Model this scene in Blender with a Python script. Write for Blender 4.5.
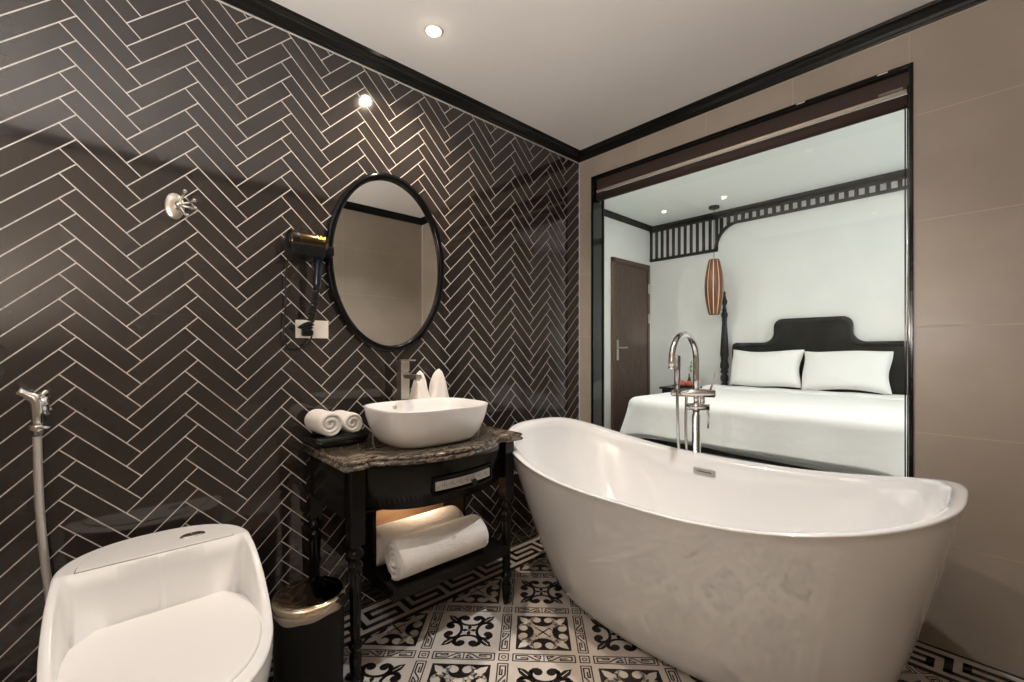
import bpy, bmesh, math, random
from mathutils import Vector, Matrix
PI = math.pi
random.seed(7)
SC = bpy.context.scene
COL = SC.collection
for _o in list(bpy.data.objects):
    bpy.data.objects.remove(_o)

# ------------------------------------------------------------------ camera
cam_d = bpy.data.cameras.new('camera')
cam = bpy.data.objects.new('camera', cam_d)
COL.objects.link(cam)
cam.location = (2.02, -2.51, 1.22)
cam.rotation_euler = (PI / 2, 0, math.radians(47.5))
cam_d.sensor_width = 36
cam_d.lens = 440 / 1024 * 36
cam_d.shift_y = 9 / 1024
cam_d.clip_start = 0.01
SC.camera = cam

# ------------------------------------------------------------------ world and exposure
SC.view_settings.view_transform = 'Standard'
SC.view_settings.look = 'None'
SC.view_settings.gamma = 1
SC.view_settings.use_curve_mapping = False
SC.view_settings.exposure = 0.0
SC.cycles.use_denoising = True
SC.cycles.max_bounces = 10
SC.cycles.diffuse_bounces = 6
SC.cycles.glossy_bounces = 6
SC.cycles.transmission_bounces = 8
SC.cycles.sample_clamp_indirect = 6
SC.cycles.caustics_reflective = False
SC.cycles.caustics_refractive = False
w = bpy.data.worlds.new('sky')
SC.world = w
w.use_nodes = True
w.node_tree.nodes['Background'].inputs[0].default_value = (0.85, 0.93, 1.0, 1)
w.node_tree.nodes['Background'].inputs[1].default_value = 3.0

CEIL = 2.635          # bathroom ceiling
CROWN = 2.5725        # lower edge of the bathroom crown moulding
BCEIL = 2.81          # bedroom ceiling
RX = 2.19             # right wall of the bathroom
FY = -3.40            # wall behind the camera
BX0, BX1 = -0.984, 3.40
BY0, BY1 = 0.13, 2.70

def area(name, loc, rot, sx, sy, power, color, shape='RECTANGLE', spread=180):
    d = bpy.data.lights.new(name, 'AREA')
    d.shape = shape; d.size = sx
    if shape in ('RECTANGLE', 'ELLIPSE'): d.size_y = sy
    d.energy = power; d.color = color; d.spread = math.radians(spread)
    o = bpy.data.objects.new(name, d); COL.objects.link(o)
    o.location = loc; o.rotation_euler = rot
    return o
# daylight that comes in through the bedroom window on its right wall
area('daylight', (3.62, 1.40, 1.55), (0, PI / 2, 0), 1.7, 1.9, 120, (0.90, 0.96, 1.0))
WARM = (1.0, 0.82, 0.62)
LAMPS = [  # x, y, power, spread : one above the vanity, then two unseen ones added for fill
    (0.35, -1.45, 13, 140),
    (1.15, -0.90, 11, 118),
    (1.20, -3.05, 6, 110),
]

# ------------------------------------------------------------------ materials
def mat(name, color, rough=0.5, metal=0.0, spec=0.5, coat=0.0, coat_rough=0.03, sheen=0.0, emit=None, estr=0.0, trans=0.0, ior=1.45):
    m = bpy.data.materials.new(name); m.use_nodes = True
    b = m.node_tree.nodes['Principled BSDF']
    b.inputs['Base Color'].default_value = (*color, 1)
    b.inputs['Roughness'].default_value = rough
    b.inputs['Metallic'].default_value = metal
    b.inputs['Specular IOR Level'].default_value = spec
    b.inputs['Coat Weight'].default_value = coat
    b.inputs['Coat Roughness'].default_value = coat_rough
    b.inputs['Sheen Weight'].default_value = sheen
    b.inputs['Transmission Weight'].default_value = trans
    b.inputs['IOR'].default_value = ior
    if emit:
        b.inputs['Emission Color'].default_value = (*emit, 1)
        b.inputs['Emission Strength'].default_value = estr
    return m
def nd(m, t, **kw):
    n = m.node_tree.nodes.new(t)
    for k, v in kw.items(): setattr(n, k, v)
    return n
def lk(m, a, b): m.node_tree.links.new(a, b)
def coords(m, scale=(1, 1, 1), rot=(0, 0, 0)):
    tc = nd(m, 'ShaderNodeTexCoord'); mp = nd(m, 'ShaderNodeMapping')
    mp.inputs['Scale'].default_value = scale; mp.inputs['Rotation'].default_value = rot
    lk(m, tc.outputs['Object'], mp.inputs['Vector'])
    return mp.outputs['Vector']
def noise(m, vec, scale, detail=4, rough=0.5, dist=0.0):
    n = nd(m, 'ShaderNodeTexNoise')
    n.inputs['Scale'].default_value = scale; n.inputs['Detail'].default_value = detail
    n.inputs['Roughness'].default_value = rough; n.inputs['Distortion'].default_value = dist
    lk(m, vec, n.inputs['Vector'])
    return n.outputs['Fac']
def ramp(m, fac, stops):
    r = nd(m, 'ShaderNodeValToRGB')
    el = r.color_ramp.elements
    while len(el) < len(stops): el.new(0.5)
    for e, (p, c) in zip(el, stops):
        e.position = p; e.color = (*c, 1)
    lk(m, fac, r.inputs['Fac'])
    return r.outputs['Color']
def bsdf(m): return m.node_tree.nodes['Principled BSDF']
def bump(m, fac, strength, dist=0.01):
    b = nd(m, 'ShaderNodeBump')
    b.inputs['Strength'].default_value = strength; b.inputs['Distance'].default_value = dist
    lk(m, fac, b.inputs['Height']); lk(m, b.outputs['Normal'], bsdf(m).inputs['Normal'])
def noisy(name, c1, c2, scale, rough=0.5, bstr=0.0, bdist=0.002, bscale=None, stretch=(1, 1, 1), lo=0.35, hi=0.65, **kw):
    m = mat(name, c1, rough, **kw)
    v = coords(m, stretch)
    f = noise(m, v, scale)
    lk(m, ramp(m, f, [(lo, c1), (hi, c2)]), bsdf(m).inputs['Base Color'])
    if bstr: bump(m, noise(m, v, bscale or scale, 3), bstr, bdist)
    return m

M = {}
M['tile_dark'] = noisy('charcoal_glazed_tile', (0.020, 0.0162, 0.0145), (0.028, 0.0230, 0.0205), 6, rough=0.075, bstr=0.10, bdist=0.004, bscale=5, spec=0.6)
bsdf(M['tile_dark']).inputs['IOR'].default_value = 1.6
M['grout'] = noisy('pale_grout', (0.50, 0.46, 0.42), (0.56, 0.52, 0.475), 40, rough=0.8)
M['tile_beige'] = noisy('beige_stone_tile', (0.385, 0.328, 0.270), (0.430, 0.368, 0.305), 3.2, rough=0.28, bstr=0.05, bdist=0.002, bscale=6, spec=0.4)
M['joint'] = mat('beige_tile_joint', (0.50, 0.43, 0.34), 0.8)
M['ceiling'] = noisy('ceiling_paint', (0.85, 0.81, 0.77), (0.87, 0.83, 0.79), 2, rough=0.85)
M['white_wall'] = noisy('white_wallpaper', (0.76, 0.77, 0.75), (0.79, 0.80, 0.78), 3, rough=0.8)
M['white_ceil'] = mat('white_ceiling_paint', (0.84, 0.86, 0.83), 0.9)
M['black_gloss'] = noisy('black_lacquer', (0.0045, 0.004, 0.0035), (0.008, 0.007, 0.006), 8, rough=0.16, spec=0.28)
M['black_mirror'] = mat('polished_black_stone', (0.008, 0.009, 0.009), 0.06, spec=0.7)
M['crown_black'] = noisy('black_moulding_paint', (0.005, 0.005, 0.0045), (0.008, 0.008, 0.007), 5, rough=0.22, spec=0.35)
M['fret_black'] = mat('dark_fretwork_paint', (0.014, 0.015, 0.012), 0.5, spec=0.3)
M['porcelain'] = mat('white_porcelain', (0.78, 0.775, 0.77), 0.12, spec=0.5, coat=0.4)
M['porcelain_tub'] = mat('white_acrylic', (0.83, 0.825, 0.82), 0.16, spec=0.5, coat=1.0, coat_rough=0.015)
bsdf(M['porcelain_tub']).inputs['Coat IOR'].default_value = 1.95
M['seat_plastic'] = mat('white_seat_plastic', (0.77, 0.755, 0.74), 0.22)
M['seam'] = mat('dark_seam', (0.12, 0.11, 0.10), 0.6)
M['chrome'] = mat('chrome', (0.78, 0.77, 0.75), 0.09, metal=1.0)
M['dark_chrome'] = mat('darker_chrome', (0.42, 0.41, 0.40), 0.2, metal=1.0)  # even, darker and rougher chrome for the hand shower
M['steel_hose'] = mat('braided_steel', (0.75, 0.73, 0.71), 0.38, metal=0.8)
M['brushed'] = noisy('brushed_steel', (0.62, 0.58, 0.52), (0.70, 0.66, 0.60), 60, rough=0.28, metal=1.0, stretch=(1, 1, 8))
M['mirror'] = mat('mirror_glass', (0.94, 0.94, 0.90), 0.0, metal=1.0)
M['frame_black'] = mat('black_metal_frame', (0.003, 0.003, 0.0035), 0.12, spec=0.3)
M['brown_blind'] = noisy('brown_blind_fabric', (0.050, 0.030, 0.024), (0.062, 0.038, 0.030), 300, rough=0.75)
M['rail_cream'] = mat('cream_metal_rail', (0.80, 0.70, 0.56), 0.35, metal=0.1)
M['label_grey'] = mat('grey_label', (0.22, 0.20, 0.19), 0.6)
M['clip_white'] = mat('white_clip', (0.75, 0.73, 0.70), 0.5)
M['alu'] = mat('aluminium_rail', (0.75, 0.74, 0.76), 0.25, metal=1.0)
M['floor_light'] = noisy('cream_cement_tile', (0.54, 0.485, 0.43), (0.61, 0.555, 0.50), 9, rough=0.32, spec=0.4)
M['floor_dark'] = noisy('black_cement_inlay', (0.012, 0.010, 0.009), (0.020, 0.017, 0.015), 9, rough=0.34, spec=0.4)
M['floor_joint'] = mat('grey_floor_joint', (0.26, 0.235, 0.20), 0.8)
M['handle_black'] = mat('black_plastic', (0.005, 0.005, 0.0055), 0.3, spec=0.3)
M['blue_black'] = mat('dark_blue_plastic', (0.008, 0.011, 0.018), 0.2, spec=0.4)
M['bronze'] = mat('bronze_gold_shell', (0.075, 0.047, 0.022), 0.22, metal=0.9)
M['gold_mark'] = mat('gold_print', (0.75, 0.36, 0.06), 0.35, metal=0.6)
M['outlet'] = mat('ivory_outlet_plastic', (0.72, 0.68, 0.60), 0.4)
M['bin_body'] = mat('black_bin_enamel', (0.005, 0.005, 0.0045), 0.4, spec=0.2)
M['bin_lid'] = mat('smoked_bronze_steel', (0.50, 0.40, 0.28), 0.10, metal=1.0)
M['bin_ring'] = mat('pale_brass_steel', (0.62, 0.50, 0.36), 0.25, metal=0.9)
M['bag'] = mat('translucent_bag_film', (0.45, 0.38, 0.30), 0.35, trans=0.45)
M['warm_wood'] = noisy('tan_plywood', (0.36, 0.22, 0.13), (0.42, 0.27, 0.16), 6, rough=0.6, stretch=(1, 1, 6))
M['door_wood'] = noisy('brown_door_veneer', (0.060, 0.037, 0.027), (0.105, 0.068, 0.050), 9, rough=0.45, stretch=(6, 6, 0.5))
M['door_trim'] = noisy('brown_door_frame', (0.085, 0.052, 0.035), (0.12, 0.075, 0.05), 9, rough=0.45, stretch=(6, 6, 0.5))
M['bed_wood'] = noisy('dark_headboard_wood', (0.008, 0.009, 0.008), (0.020, 0.022, 0.020), 7, rough=0.28, spec=0.3)
M['bed_floor'] = noisy('dark_plank_floor', (0.030, 0.026, 0.022), (0.055, 0.045, 0.036), 5, rough=0.35, stretch=(8, 1, 1))
M['linen'] = mat('white_bed_linen', (0.83, 0.83, 0.82), 0.75, sheen=0.2)
bump(M['linen'], noise(M['linen'], coords(M['linen']), 4, 3), 0.35, 0.03)
M['sheet'] = mat('white_under_sheet', (0.72, 0.74, 0.73), 0.8)
M['pillow'] = mat('white_pillowcase', (0.84, 0.84, 0.82), 0.75, sheen=0.2)
bump(M['pillow'], noise(M['pillow'], coords(M['pillow']), 7, 4, dist=0.6), 0.35, 0.02)
M['shade'] = noisy('coppery_veneer', (0.11, 0.045, 0.024), (0.19, 0.085, 0.045), 12, rough=0.3, stretch=(1, 1, 0.3))
M['shade_glow'] = mat('lit_lamp_lining', (0.8, 0.45, 0.25), 0.6, emit=(1.0, 0.62, 0.36), estr=0.45)
M['glow'] = mat('lit_bulb', (1, 0.95, 0.85), 0.5, emit=(1.0, 0.90, 0.74), estr=28)
M['glow_dim'] = mat('dim_bulb', (0.9, 0.9, 0.88), 0.5, emit=(1.0, 0.92, 0.8), estr=1.5)
M['ring_white'] = mat('white_lamp_ring', (0.72, 0.66, 0.58), 0.4)
M['curtain'] = mat('sheer_white_curtain_cloth', (0.82, 0.81, 0.78), 0.9)
def sheer(m):
    nt = m.node_tree; out = [n for n in nt.nodes if n.type == 'OUTPUT_MATERIAL'][0]
    t = nt.nodes.new('ShaderNodeBsdfTranslucent'); t.inputs[0].default_value = (0.85, 0.85, 0.83, 1)
    mx = nt.nodes.new('ShaderNodeMixShader'); mx.inputs[0].default_value = 0.55
    nt.links.new(bsdf(m).outputs[0], mx.inputs[1]); nt.links.new(t.outputs[0], mx.inputs[2]); nt.links.new(mx.outputs[0], out.inputs[0])
sheer(M['curtain'])
M['leaf'] = noisy('green_leaf', (0.06, 0.16, 0.05), (0.12, 0.26, 0.09), 20, rough=0.5)
M['petal'] = mat('white_petal', (0.8, 0.8, 0.74), 0.6)
M['red'] = noisy('red_fruit_skin', (0.50, 0.05, 0.03), (0.62, 0.14, 0.05), 12, rough=0.35)
M['orange'] = noisy('orange_fruit_skin', (0.75, 0.25, 0.04), (0.80, 0.34, 0.07), 20, rough=0.4)
M['tray_black'] = mat('black_ceramic_tray', (0.009, 0.009, 0.009), 0.15)
M['plate'] = mat('worn_silver_plate', (0.50, 0.49, 0.46), 0.4, metal=0.3)
M['plate_ink'] = mat('dark_plate_ornament', (0.28, 0.27, 0.25), 0.5)
M['facade'] = noisy('distant_facade', (0.52, 0.50, 0.46), (0.60, 0.57, 0.52), 2, rough=0.9)
M['facade_glass'] = mat('distant_window_glass', (0.10, 0.13, 0.15), 0.2)
# terry towel
def terry(name, c):
    m = mat(name, c, 0.95, sheen=0.5)
    v = coords(m); n = nd(m, 'ShaderNodeTexVoronoi'); n.inputs['Scale'].default_value = 260
    lk(m, v, n.inputs['Vector'])
    mx = nd(m, 'ShaderNodeMath', operation='ADD'); lk(m, n.outputs['Distance'], mx.inputs[0])
    f = noise(m, v, 22, 3); mm = nd(m, 'ShaderNodeMath', operation='MULTIPLY'); lk(m, f, mm.inputs[0]); mm.inputs[1].default_value = 3
    lk(m, mm.outputs[0], mx.inputs[1])
    bump(m, mx.outputs[0], 0.6, 0.004)
    return m
M['terry'] = terry('white_terry', (0.80, 0.76, 0.72))
# marble
def marble():
    m = mat('black_gold_marble', (0.03, 0.025, 0.02), 0.10, coat=0.3)
    v = coords(m, (26, 6.0, 18), (0, 0, math.radians(22)))
    f = noise(m, v, 3.4, 9, 0.75, 0.9)
    c = ramp(m, f, [(0.36, (0.012, 0.010, 0.009)), (0.50, (0.050, 0.038, 0.028)), (0.56, (0.30, 0.235, 0.17)), (0.62, (0.07, 0.052, 0.038)), (0.72, (0.31, 0.245, 0.18))])
    lk(m, c, bsdf(m).inputs['Base Color'])
    return m
M['marble'] = marble()
# window glass: clear pane, light passes, faint mirror image stays
def glass():
    m = bpy.data.materials.new('clear_window_glass'); m.use_nodes = True
    nt = m.node_tree; nt.nodes.clear()
    out = nt.nodes.new('ShaderNodeOutputMaterial'); mix = nt.nodes.new('ShaderNodeMixShader')
    tr = nt.nodes.new('ShaderNodeBsdfTransparent'); gl = nt.nodes.new('ShaderNodeBsdfGlossy'); fr = nt.nodes.new('ShaderNodeFresnel')
    tr.inputs[0].default_value = (0.95, 0.97, 0.96, 1); gl.inputs['Roughness'].default_value = 0.0
    fr.inputs[0].default_value = 1.5
    nt.links.new(fr.outputs[0], mix.inputs[0]); nt.links.new(tr.outputs[0], mix.inputs[1]); nt.links.new(gl.outputs[0], mix.inputs[2])
    nt.links.new(mix.outputs[0], out.inputs[0])
    return m
M['glass'] = glass()

# ------------------------------------------------------------------ mesh helpers
class MB:
    """collects shapes; build() links them as ONE mesh object"""
    def __init__(s): s.v = []; s.f = []; s.mi = []; s.sm = []
    def add(s, vs, fs, mi=0, smooth=False):
        o = len(s.v); s.v += [tuple(p) for p in vs]
        for f in fs: s.f.append([o + i for i in f]); s.mi.append(mi); s.sm.append(smooth)
    def box(s, x0, x1, y0, y1, z0, z1, mi=0, bev=0.0):
        x0, x1 = min(x0, x1), max(x0, x1); y0, y1 = min(y0, y1), max(y0, y1); z0, z1 = min(z0, z1), max(z0, z1)
        if bev <= 0:
            vs = [(x, y, z) for z in (z0, z1) for y in (y0, y1) for x in (x0, x1)]
            s.add(vs, [(0, 2, 3, 1), (4, 5, 7, 6), (0, 1, 5, 4), (2, 6, 7, 3), (0, 4, 6, 2), (1, 3, 7, 5)], mi)
            return
        b = bmesh.new(); bmesh.ops.create_cube(b, size=1)
        for v in b.verts: v.co = Vector(((x0 + x1) / 2 + v.co.x * (x1 - x0), (y0 + y1) / 2 + v.co.y * (y1 - y0), (z0 + z1) / 2 + v.co.z * (z1 - z0)))
        bmesh.ops.bevel(b, geom=b.edges[:], offset=min(bev, .49 * min(x1 - x0, y1 - y0, z1 - z0)), segments=2, affect='EDGES', profile=0.6)
        b.verts.index_update()
        s.add([v.co for v in b.verts], [[v.index for v in f.verts] for f in b.faces], mi); b.free()
    def loops(s, L, mi=0, smooth=True, cap0=False, cap1=False, closed=True):
        n = len(L[0]); o = []; vs = []
        for l in L: vs += l
        fs = []
        for k in range(len(L) - 1):
            for i in range(n if closed else n - 1):
                j = (i + 1) % n
                fs.append((k * n + i, k * n + j, (k + 1) * n + j, (k + 1) * n + i))
        if cap0: fs.append(tuple(reversed(range(n))))
        if cap1: fs.append(tuple((len(L) - 1) * n + i for i in range(n)))
        s.add(vs, fs, mi, smooth)
    def lathe(s, prof, center=(0, 0, 0), axis='z', seg=32, mi=0, smooth=True, caps=True, sy=1.0):
        L = []
        for r, h in prof:
            ring = []
            for i in range(seg):
                a = 2 * PI * i / seg; c, d = r * math.cos(a), r * math.sin(a) * sy
                p = {'z': (c, d, h), 'x': (h, c, d), 'y': (d, h, c)}[axis]
                ring.append((center[0] + p[0], center[1] + p[1], center[2] + p[2]))
            L.append(ring)
        s.loops(L, mi, smooth, caps, caps)
    def tube(s, pts, r, seg=12, mi=0, caps=True, smooth=True):
        pts = [Vector(p) for p in pts]; n = len(pts)
        rr = r if isinstance(r, (list, tuple)) else [r] * n
        t0 = (pts[1] - pts[0]).normalized()
        up = Vector((0, 0, 1)) if abs(t0.z) < 0.9 else Vector((1, 0, 0))
        u = t0.cross(up).normalized(); L = []
        for i, p in enumerate(pts):
            t = (pts[min(i + 1, n - 1)] - pts[max(i - 1, 0)]).normalized()
            u = (u - t * u.dot(t)).normalized(); v = t.cross(u)
            L.append([tuple(p + (u * math.cos(2 * PI * k / seg) + v * math.sin(2 * PI * k / seg)) * rr[i]) for k in range(seg)])
        s.loops(L, mi, smooth, caps, caps)
    def ball(s, c, r, seg=16, mi=0, sc=(1, 1, 1)):
        L = []
        for k in range(1, seg // 2):
            a = PI * k / (seg // 2)
            L.append([(c[0] + r * sc[0] * math.sin(a) * math.cos(2 * PI * i / seg), c[1] + r * sc[1] * math.sin(a) * math.sin(2 * PI * i / seg), c[2] - r * sc[2] * math.cos(a)) for i in range(seg)])
        s.loops(L, mi, True, True, True)
    def prism(s, poly, z0, z1, mi=0, bev=0.0, plane='xy'):
        """extrude a 2-D outline; plane xy -> along z, yz -> along x, xz -> along y"""
        def P(a, b, h): return {'xy': (a, b, h), 'yz': (h, a, b), 'xz': (a, h, b)}[plane]
        b = bmesh.new()
        lo = [b.verts.new(P(x, y, z0)) for x, y in poly]; hi = [b.verts.new(P(x, y, z1)) for x, y in poly]
        n = len(poly); b.faces.new(lo[::-1]); top = b.faces.new(hi)
        for i in range(n): b.faces.new((lo[i], lo[(i + 1) % n], hi[(i + 1) % n], hi[i]))
        bmesh.ops.recalc_face_normals(b, faces=b.faces[:])
        if bev > 0:
            es = [e for e in b.edges if all(v in hi for v in e.verts) or all(v in lo for v in e.verts)]
            bmesh.ops.bevel(b, geom=es, offset=bev, segments=3, affect='EDGES', profile=0.5)
        b.verts.index_update()
        s.add([v.co for v in b.verts], [[v.index for v in f.verts] for f in b.faces], mi); b.free()
    def build(s, name, mats, parent=None, origin=None, recalc=True, auto=None):
        me = bpy.data.meshes.new(name)
        o3 = Vector(origin) if origin is not None else Vector((0, 0, 0))
        if parent is not None and origin is None: o3 = Vector(parent.get('_o', (0, 0, 0))) if '_o' in parent else o3
        me.from_pydata([tuple(Vector(p) - o3) for p in s.v], [], s.f)
        me.polygons.foreach_set('material_index', s.mi)
        me.polygons.foreach_set('use_smooth', s.sm)
        if not isinstance(mats, (list, tuple)): mats = [mats]
        for m in mats: me.materials.append(m)
        if recalc:
            b = bmesh.new(); b.from_mesh(me); bmesh.ops.recalc_face_normals(b, faces=b.faces[:]); b.to_mesh(me); b.free()
        me.update()
        ob = bpy.data.objects.new(name, me); COL.objects.link(ob)
        if origin is not None and parent is None: ob.location = o3
        if parent is not None:
            ob.parent = parent
            if origin is not None: ob.location = o3 - WORLD[parent.name]
            else:
                # vertices were given in world space: keep them there
                ob.location = -WORLD[parent.name]
                o3 = Vector((0, 0, 0))
        WORLD[ob.name] = o3.copy()
        return ob
WORLD = {}
def tag(o, label, cat, group=None, kind=None):
    o['label'] = label; o['category'] = cat
    if group: o['group'] = group
    if kind: o['kind'] = kind
    return o
def thing(name, loc, label, cat, group=None):
    o = bpy.data.objects.new(name, None); COL.objects.link(o); o.location = loc
    o.empty_display_size = 0.1
    WORLD[o.name] = Vector(loc)
    return tag(o, label, cat, group)
def struct(mb, name, mats, parent=None, **kw):
    o = mb.build(name, mats, parent, **kw)
    if parent is None: o['kind'] = 'structure'
    return o
def copy_tree(o, parent=None, dz=(0, 0, 0)):
    c = o.copy(); COL.objects.link(c)
    if parent is not None: c.parent = parent
    else: c.location = Vector(o.location) + Vector(dz)
    for ch in list(o.children):
        copy_tree(ch, c)
    return c
def spow(c, e): return math.copysign(abs(c) ** e, c)
def sellipse(cx, cy, a, b, n, N=96, rot=0.0):
    r = []
    for i in range(N):
        t = 2 * PI * i / N
        r.append((cx + a * spow(math.cos(t), 2 / n), cy + b * spow(math.sin(t), 2 / n)))
    return r
def clip(poly, hs):
    """Sutherland-Hodgman against half planes (nx, ny, d): keep nx*x+ny*y >= d"""
    for nx, ny, d in hs:
        out = []
        for i in range(len(poly)):
            a, b = poly[i], poly[(i + 1) % len(poly)]
            da, db = nx * a[0] + ny * a[1] - d, nx * b[0] + ny * b[1] - d
            if da >= 0: out.append(a)
            if da * db < 0:
                t = da / (da - db); out.append((a[0] + t * (b[0] - a[0]), a[1] + t * (b[1] - a[1])))
        poly = out
        if len(poly) < 3: return []
    return poly

# ------------------------------------------------------------------ bathroom floor with inlaid pattern
fl = MB()
fl.add([(-0.0, FY, 0), (RX, FY, 0), (RX, 0.0, 0), (-0.0, 0.0, 0)], [(0, 1, 2, 3)], 0)
fl.add([(0, FY, -0.1), (RX, FY, -0.1), (RX, 0, -0.1), (0, 0, -0.1)], [(0, 3, 2, 1)], 0)
BW = 0.225; U = 0.0250
INNER = [(1, 0, BW), (0, -1, 0.205), (-1, 0, -RX), (0, 1, FY)]
def fpoly(poly, mi, lev, hs=INNER):
    p = clip(poly, hs)
    if len(p) >= 3:
        a = sum(p[i][0] * p[(i + 1) % len(p)][1] - p[(i + 1) % len(p)][0] * p[i][1] for i in range(len(p)))
        if abs(a) < 1e-8: return
        if a < 0: p = p[::-1]
        fl.add([(x, y, 0.0002 * lev) for x, y in p], [tuple(range(len(p)))], mi)
E1 = Vector((0.2263, 0.2263)); E2 = Vector((0.2263, -0.2263)); O0 = Vector((0.482, -1.127))
def motif(ci, cj):
    def W(u, v): p = O0 + E1 * (ci + v) + E2 * (cj + u); return (p.x, p.y)
    c = W(0.5, 0.5)
    if c[0] < BW - 0.3 or c[0] > RX + 0.3 or c[1] > 0.1 or c[1] < FY - 0.3: return
    dark = (ci + cj) % 2 == 0
    bg, fg = (1, 0) if dark else (0, 1)
    def T(u, v): return W(0.5 + u, 0.5 + v)
    def stroke(pts, wd, mi, lev, map_=T):
        for k in range(len(pts) - 1):
            (x0, y0), (x1, y1) = pts[k], pts[k + 1]
            w0 = wd[k] if isinstance(wd, (list, tuple)) else wd; w1 = wd[k + 1] if isinstance(wd, (list, tuple)) else wd
            d = math.hypot(x1 - x0, y1 - y0) or 1; ux, uy = (x1 - x0) / d, (y1 - y0) / d; nx, ny = -uy, ux
            e = 0.25 * min(w0, w1)
            fpoly([map_(x0 + nx * w0 / 2 - ux * e, y0 + ny * w0 / 2 - uy * e), map_(x0 - nx * w0 / 2 - ux * e, y0 - ny * w0 / 2 - uy * e),
                   map_(x1 - nx * w1 / 2 + ux * e, y1 - ny * w1 / 2 + uy * e), map_(x1 + nx * w1 / 2 + ux * e, y1 + ny * w1 / 2 + uy * e)], mi, lev)
    H = 0.355
    if dark: fpoly([T(-H, -H), T(H, -H), T(H, H), T(-H, H)], 1, 1)
    for q in range(4):
        ca, sa = [(1, 0), (0, 1), (-1, 0), (0, -1)][q]
        def R(u, v): return T(u * ca - v * sa, u * sa + v * ca)
        def arc(sg):
            pts = []; wd = []
            ctl = [(0.0, 0.105, .030), (0.06, 0.112, .032), (0.115, 0.135, .036), (0.155, 0.175, .042), (0.17, 0.222, .046), (0.158, 0.268, .046), (0.125, 0.298, .044), (0.09, 0.305, .040), (0.06, 0.29, .036)]
            for x, y, w_ in ctl: pts.append((sg * x, y)); wd.append(w_ * 1.25)
            return pts, wd
        for sg in (1, -1):
            p, wd = arc(sg); stroke(p, wd, fg, 2, R)
            fpoly([R(sg * 0.078 + 0.056 * math.cos(a * PI / 7), 0.262 + 0.056 * math.sin(a * PI / 7)) for a in range(14)], fg, 3)
        # corner leaf
        lf = [(0.15, 0.15), (0.175, 0.245), (0.235, 0.30), (0.325, 0.325), (0.30, 0.235), (0.245, 0.175)]
        fpoly([R(*p) for p in lf], fg, 3)
        stroke([(0.13, 0.13), (0.20, 0.20)], 0.03, fg, 3, R)
        if not dark: stroke([(0.20, 0.20), (0.285, 0.285)], 0.010, 0, 4, R)
        # centre star arms
        fpoly([R(0.0, 0.0), R(0.03, 0.06), R(0.0, 0.115), R(-0.03, 0.06)], 1 if not dark else 0, 3)
        if dark: stroke([(0.0, 0.0), (0.065, 0.065)], 0.022, 1, 4, R)
    if dark: fpoly([T(0.11 * math.cos(a * PI / 8), 0.11 * math.sin(a * PI / 8)) for a in range(16)], 0, 2.5)
    # bands along the two lower sides (each cell owns its u-side and v-side band) and the junction box
    def ring(a0, a1, b0, b1, map_, t=0.016):
        for p in ([(a0, b0), (a1, b0)], [(a1, b0), (a1, b1)], [(a1, b1), (a0, b1)], [(a0, b1), (a0, b0)]): stroke(p, t, 1, 1, map_)
    for bi, B in enumerate((lambda a, b: W(0.5 + a, b), lambda a, b: W(b, 0.5 + a))):
        ring(-0.385, 0.385, -0.062, 0.062, B)
        stroke([(0, -0.062), (0, 0.062)], 0.014, 1, 1, B)
        fl_ = 1 if (ci + cj + bi) % 2 else -1
        for sg in (1, -1):
            pl = [(0.05, -0.036), (0.10, -0.036), (0.20, 0.034), (0.345, 0.034), (0.345, -0.032), (0.20, -0.032), (0.20, -0.005), (0.285, -0.005)]
            stroke([(sg * x, fl_ * y) for x, y in pl], 0.019, 1, 1, B)
            pl = [(0.03, 0.036), (0.125, 0.036), (0.045, -0.015), (0.045, 0.036)]
            stroke([(sg * x, fl_ * y) for x, y in pl], 0.016, 1, 1, B)
    ring(-0.058, 0.058, -0.058, 0.058, W)
    for k in range(10):
        a, b = k * PI / 5, (k + 1) * PI / 5
        stroke([(0.026 * math.cos(a), 0.026 * math.sin(a)), (0.026 * math.cos(b), 0.026 * math.sin(b))], 0.014, 1, 1, W)
for ci in range(-16, 10):
    for cj in range(-10, 16): motif(ci, cj)
# greek key border : t = distance from the wall in units, s = along it
def border(map_, s0, smin, smax, lim):
    def q(a0, a1, r0, r1, mi=1, lev=1):
        a0, a1 = max(a0, smin), min(a1, smax)
        if a1 <= a0: return
        fpoly([map_(a0, r0 * U), map_(a1, r0 * U), map_(a1, r1 * U), map_(a0, r1 * U)], mi, lev, lim)
    q(smin, smax, 0.05, 0.75); q(smin, smax, 8.0, 9.0)
    P = 0.2263; V = P / 9
    k = math.floor((smin - s0) / P) - 1
    while s0 + k * P < smax:
        b = s0 + k * P
        q(b, b + V, 2, 7); q(b, b + 8 * V, 6, 7); q(b + 7 * V, b + 8 * V, 4, 7); q(b + 2 * V, b + 8 * V, 4, 5)
        q(b + 2 * V, b + 3 * V, 2, 5); q(b + 2 * V, b + 9 * V + V, 2, 3)
        q(b + 4.4 * V, b + 4.4 * V + 0.0015, -0.2, 9.2, 2, 2)
        k += 1
border(lambda s, t: (t, s), -1.241, FY, 0.0, [(1, 0, 0), (0, -1, 0), (0, 1, FY), (1, -1, 0)])
border(lambda s, t: (s, -t), 1.893, 0.0, RX, [(0, -1, 0), (-1, 0, -RX), (-1, -1, -0.0)] if False else [(0, -1, 0), (-1, 0, -RX), (1, 1, 0)])
fo = fl.build('floor', [M['floor_light'], M['floor_dark'], M['floor_joint']], recalc=False); fo['kind'] = 'structure'

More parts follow.
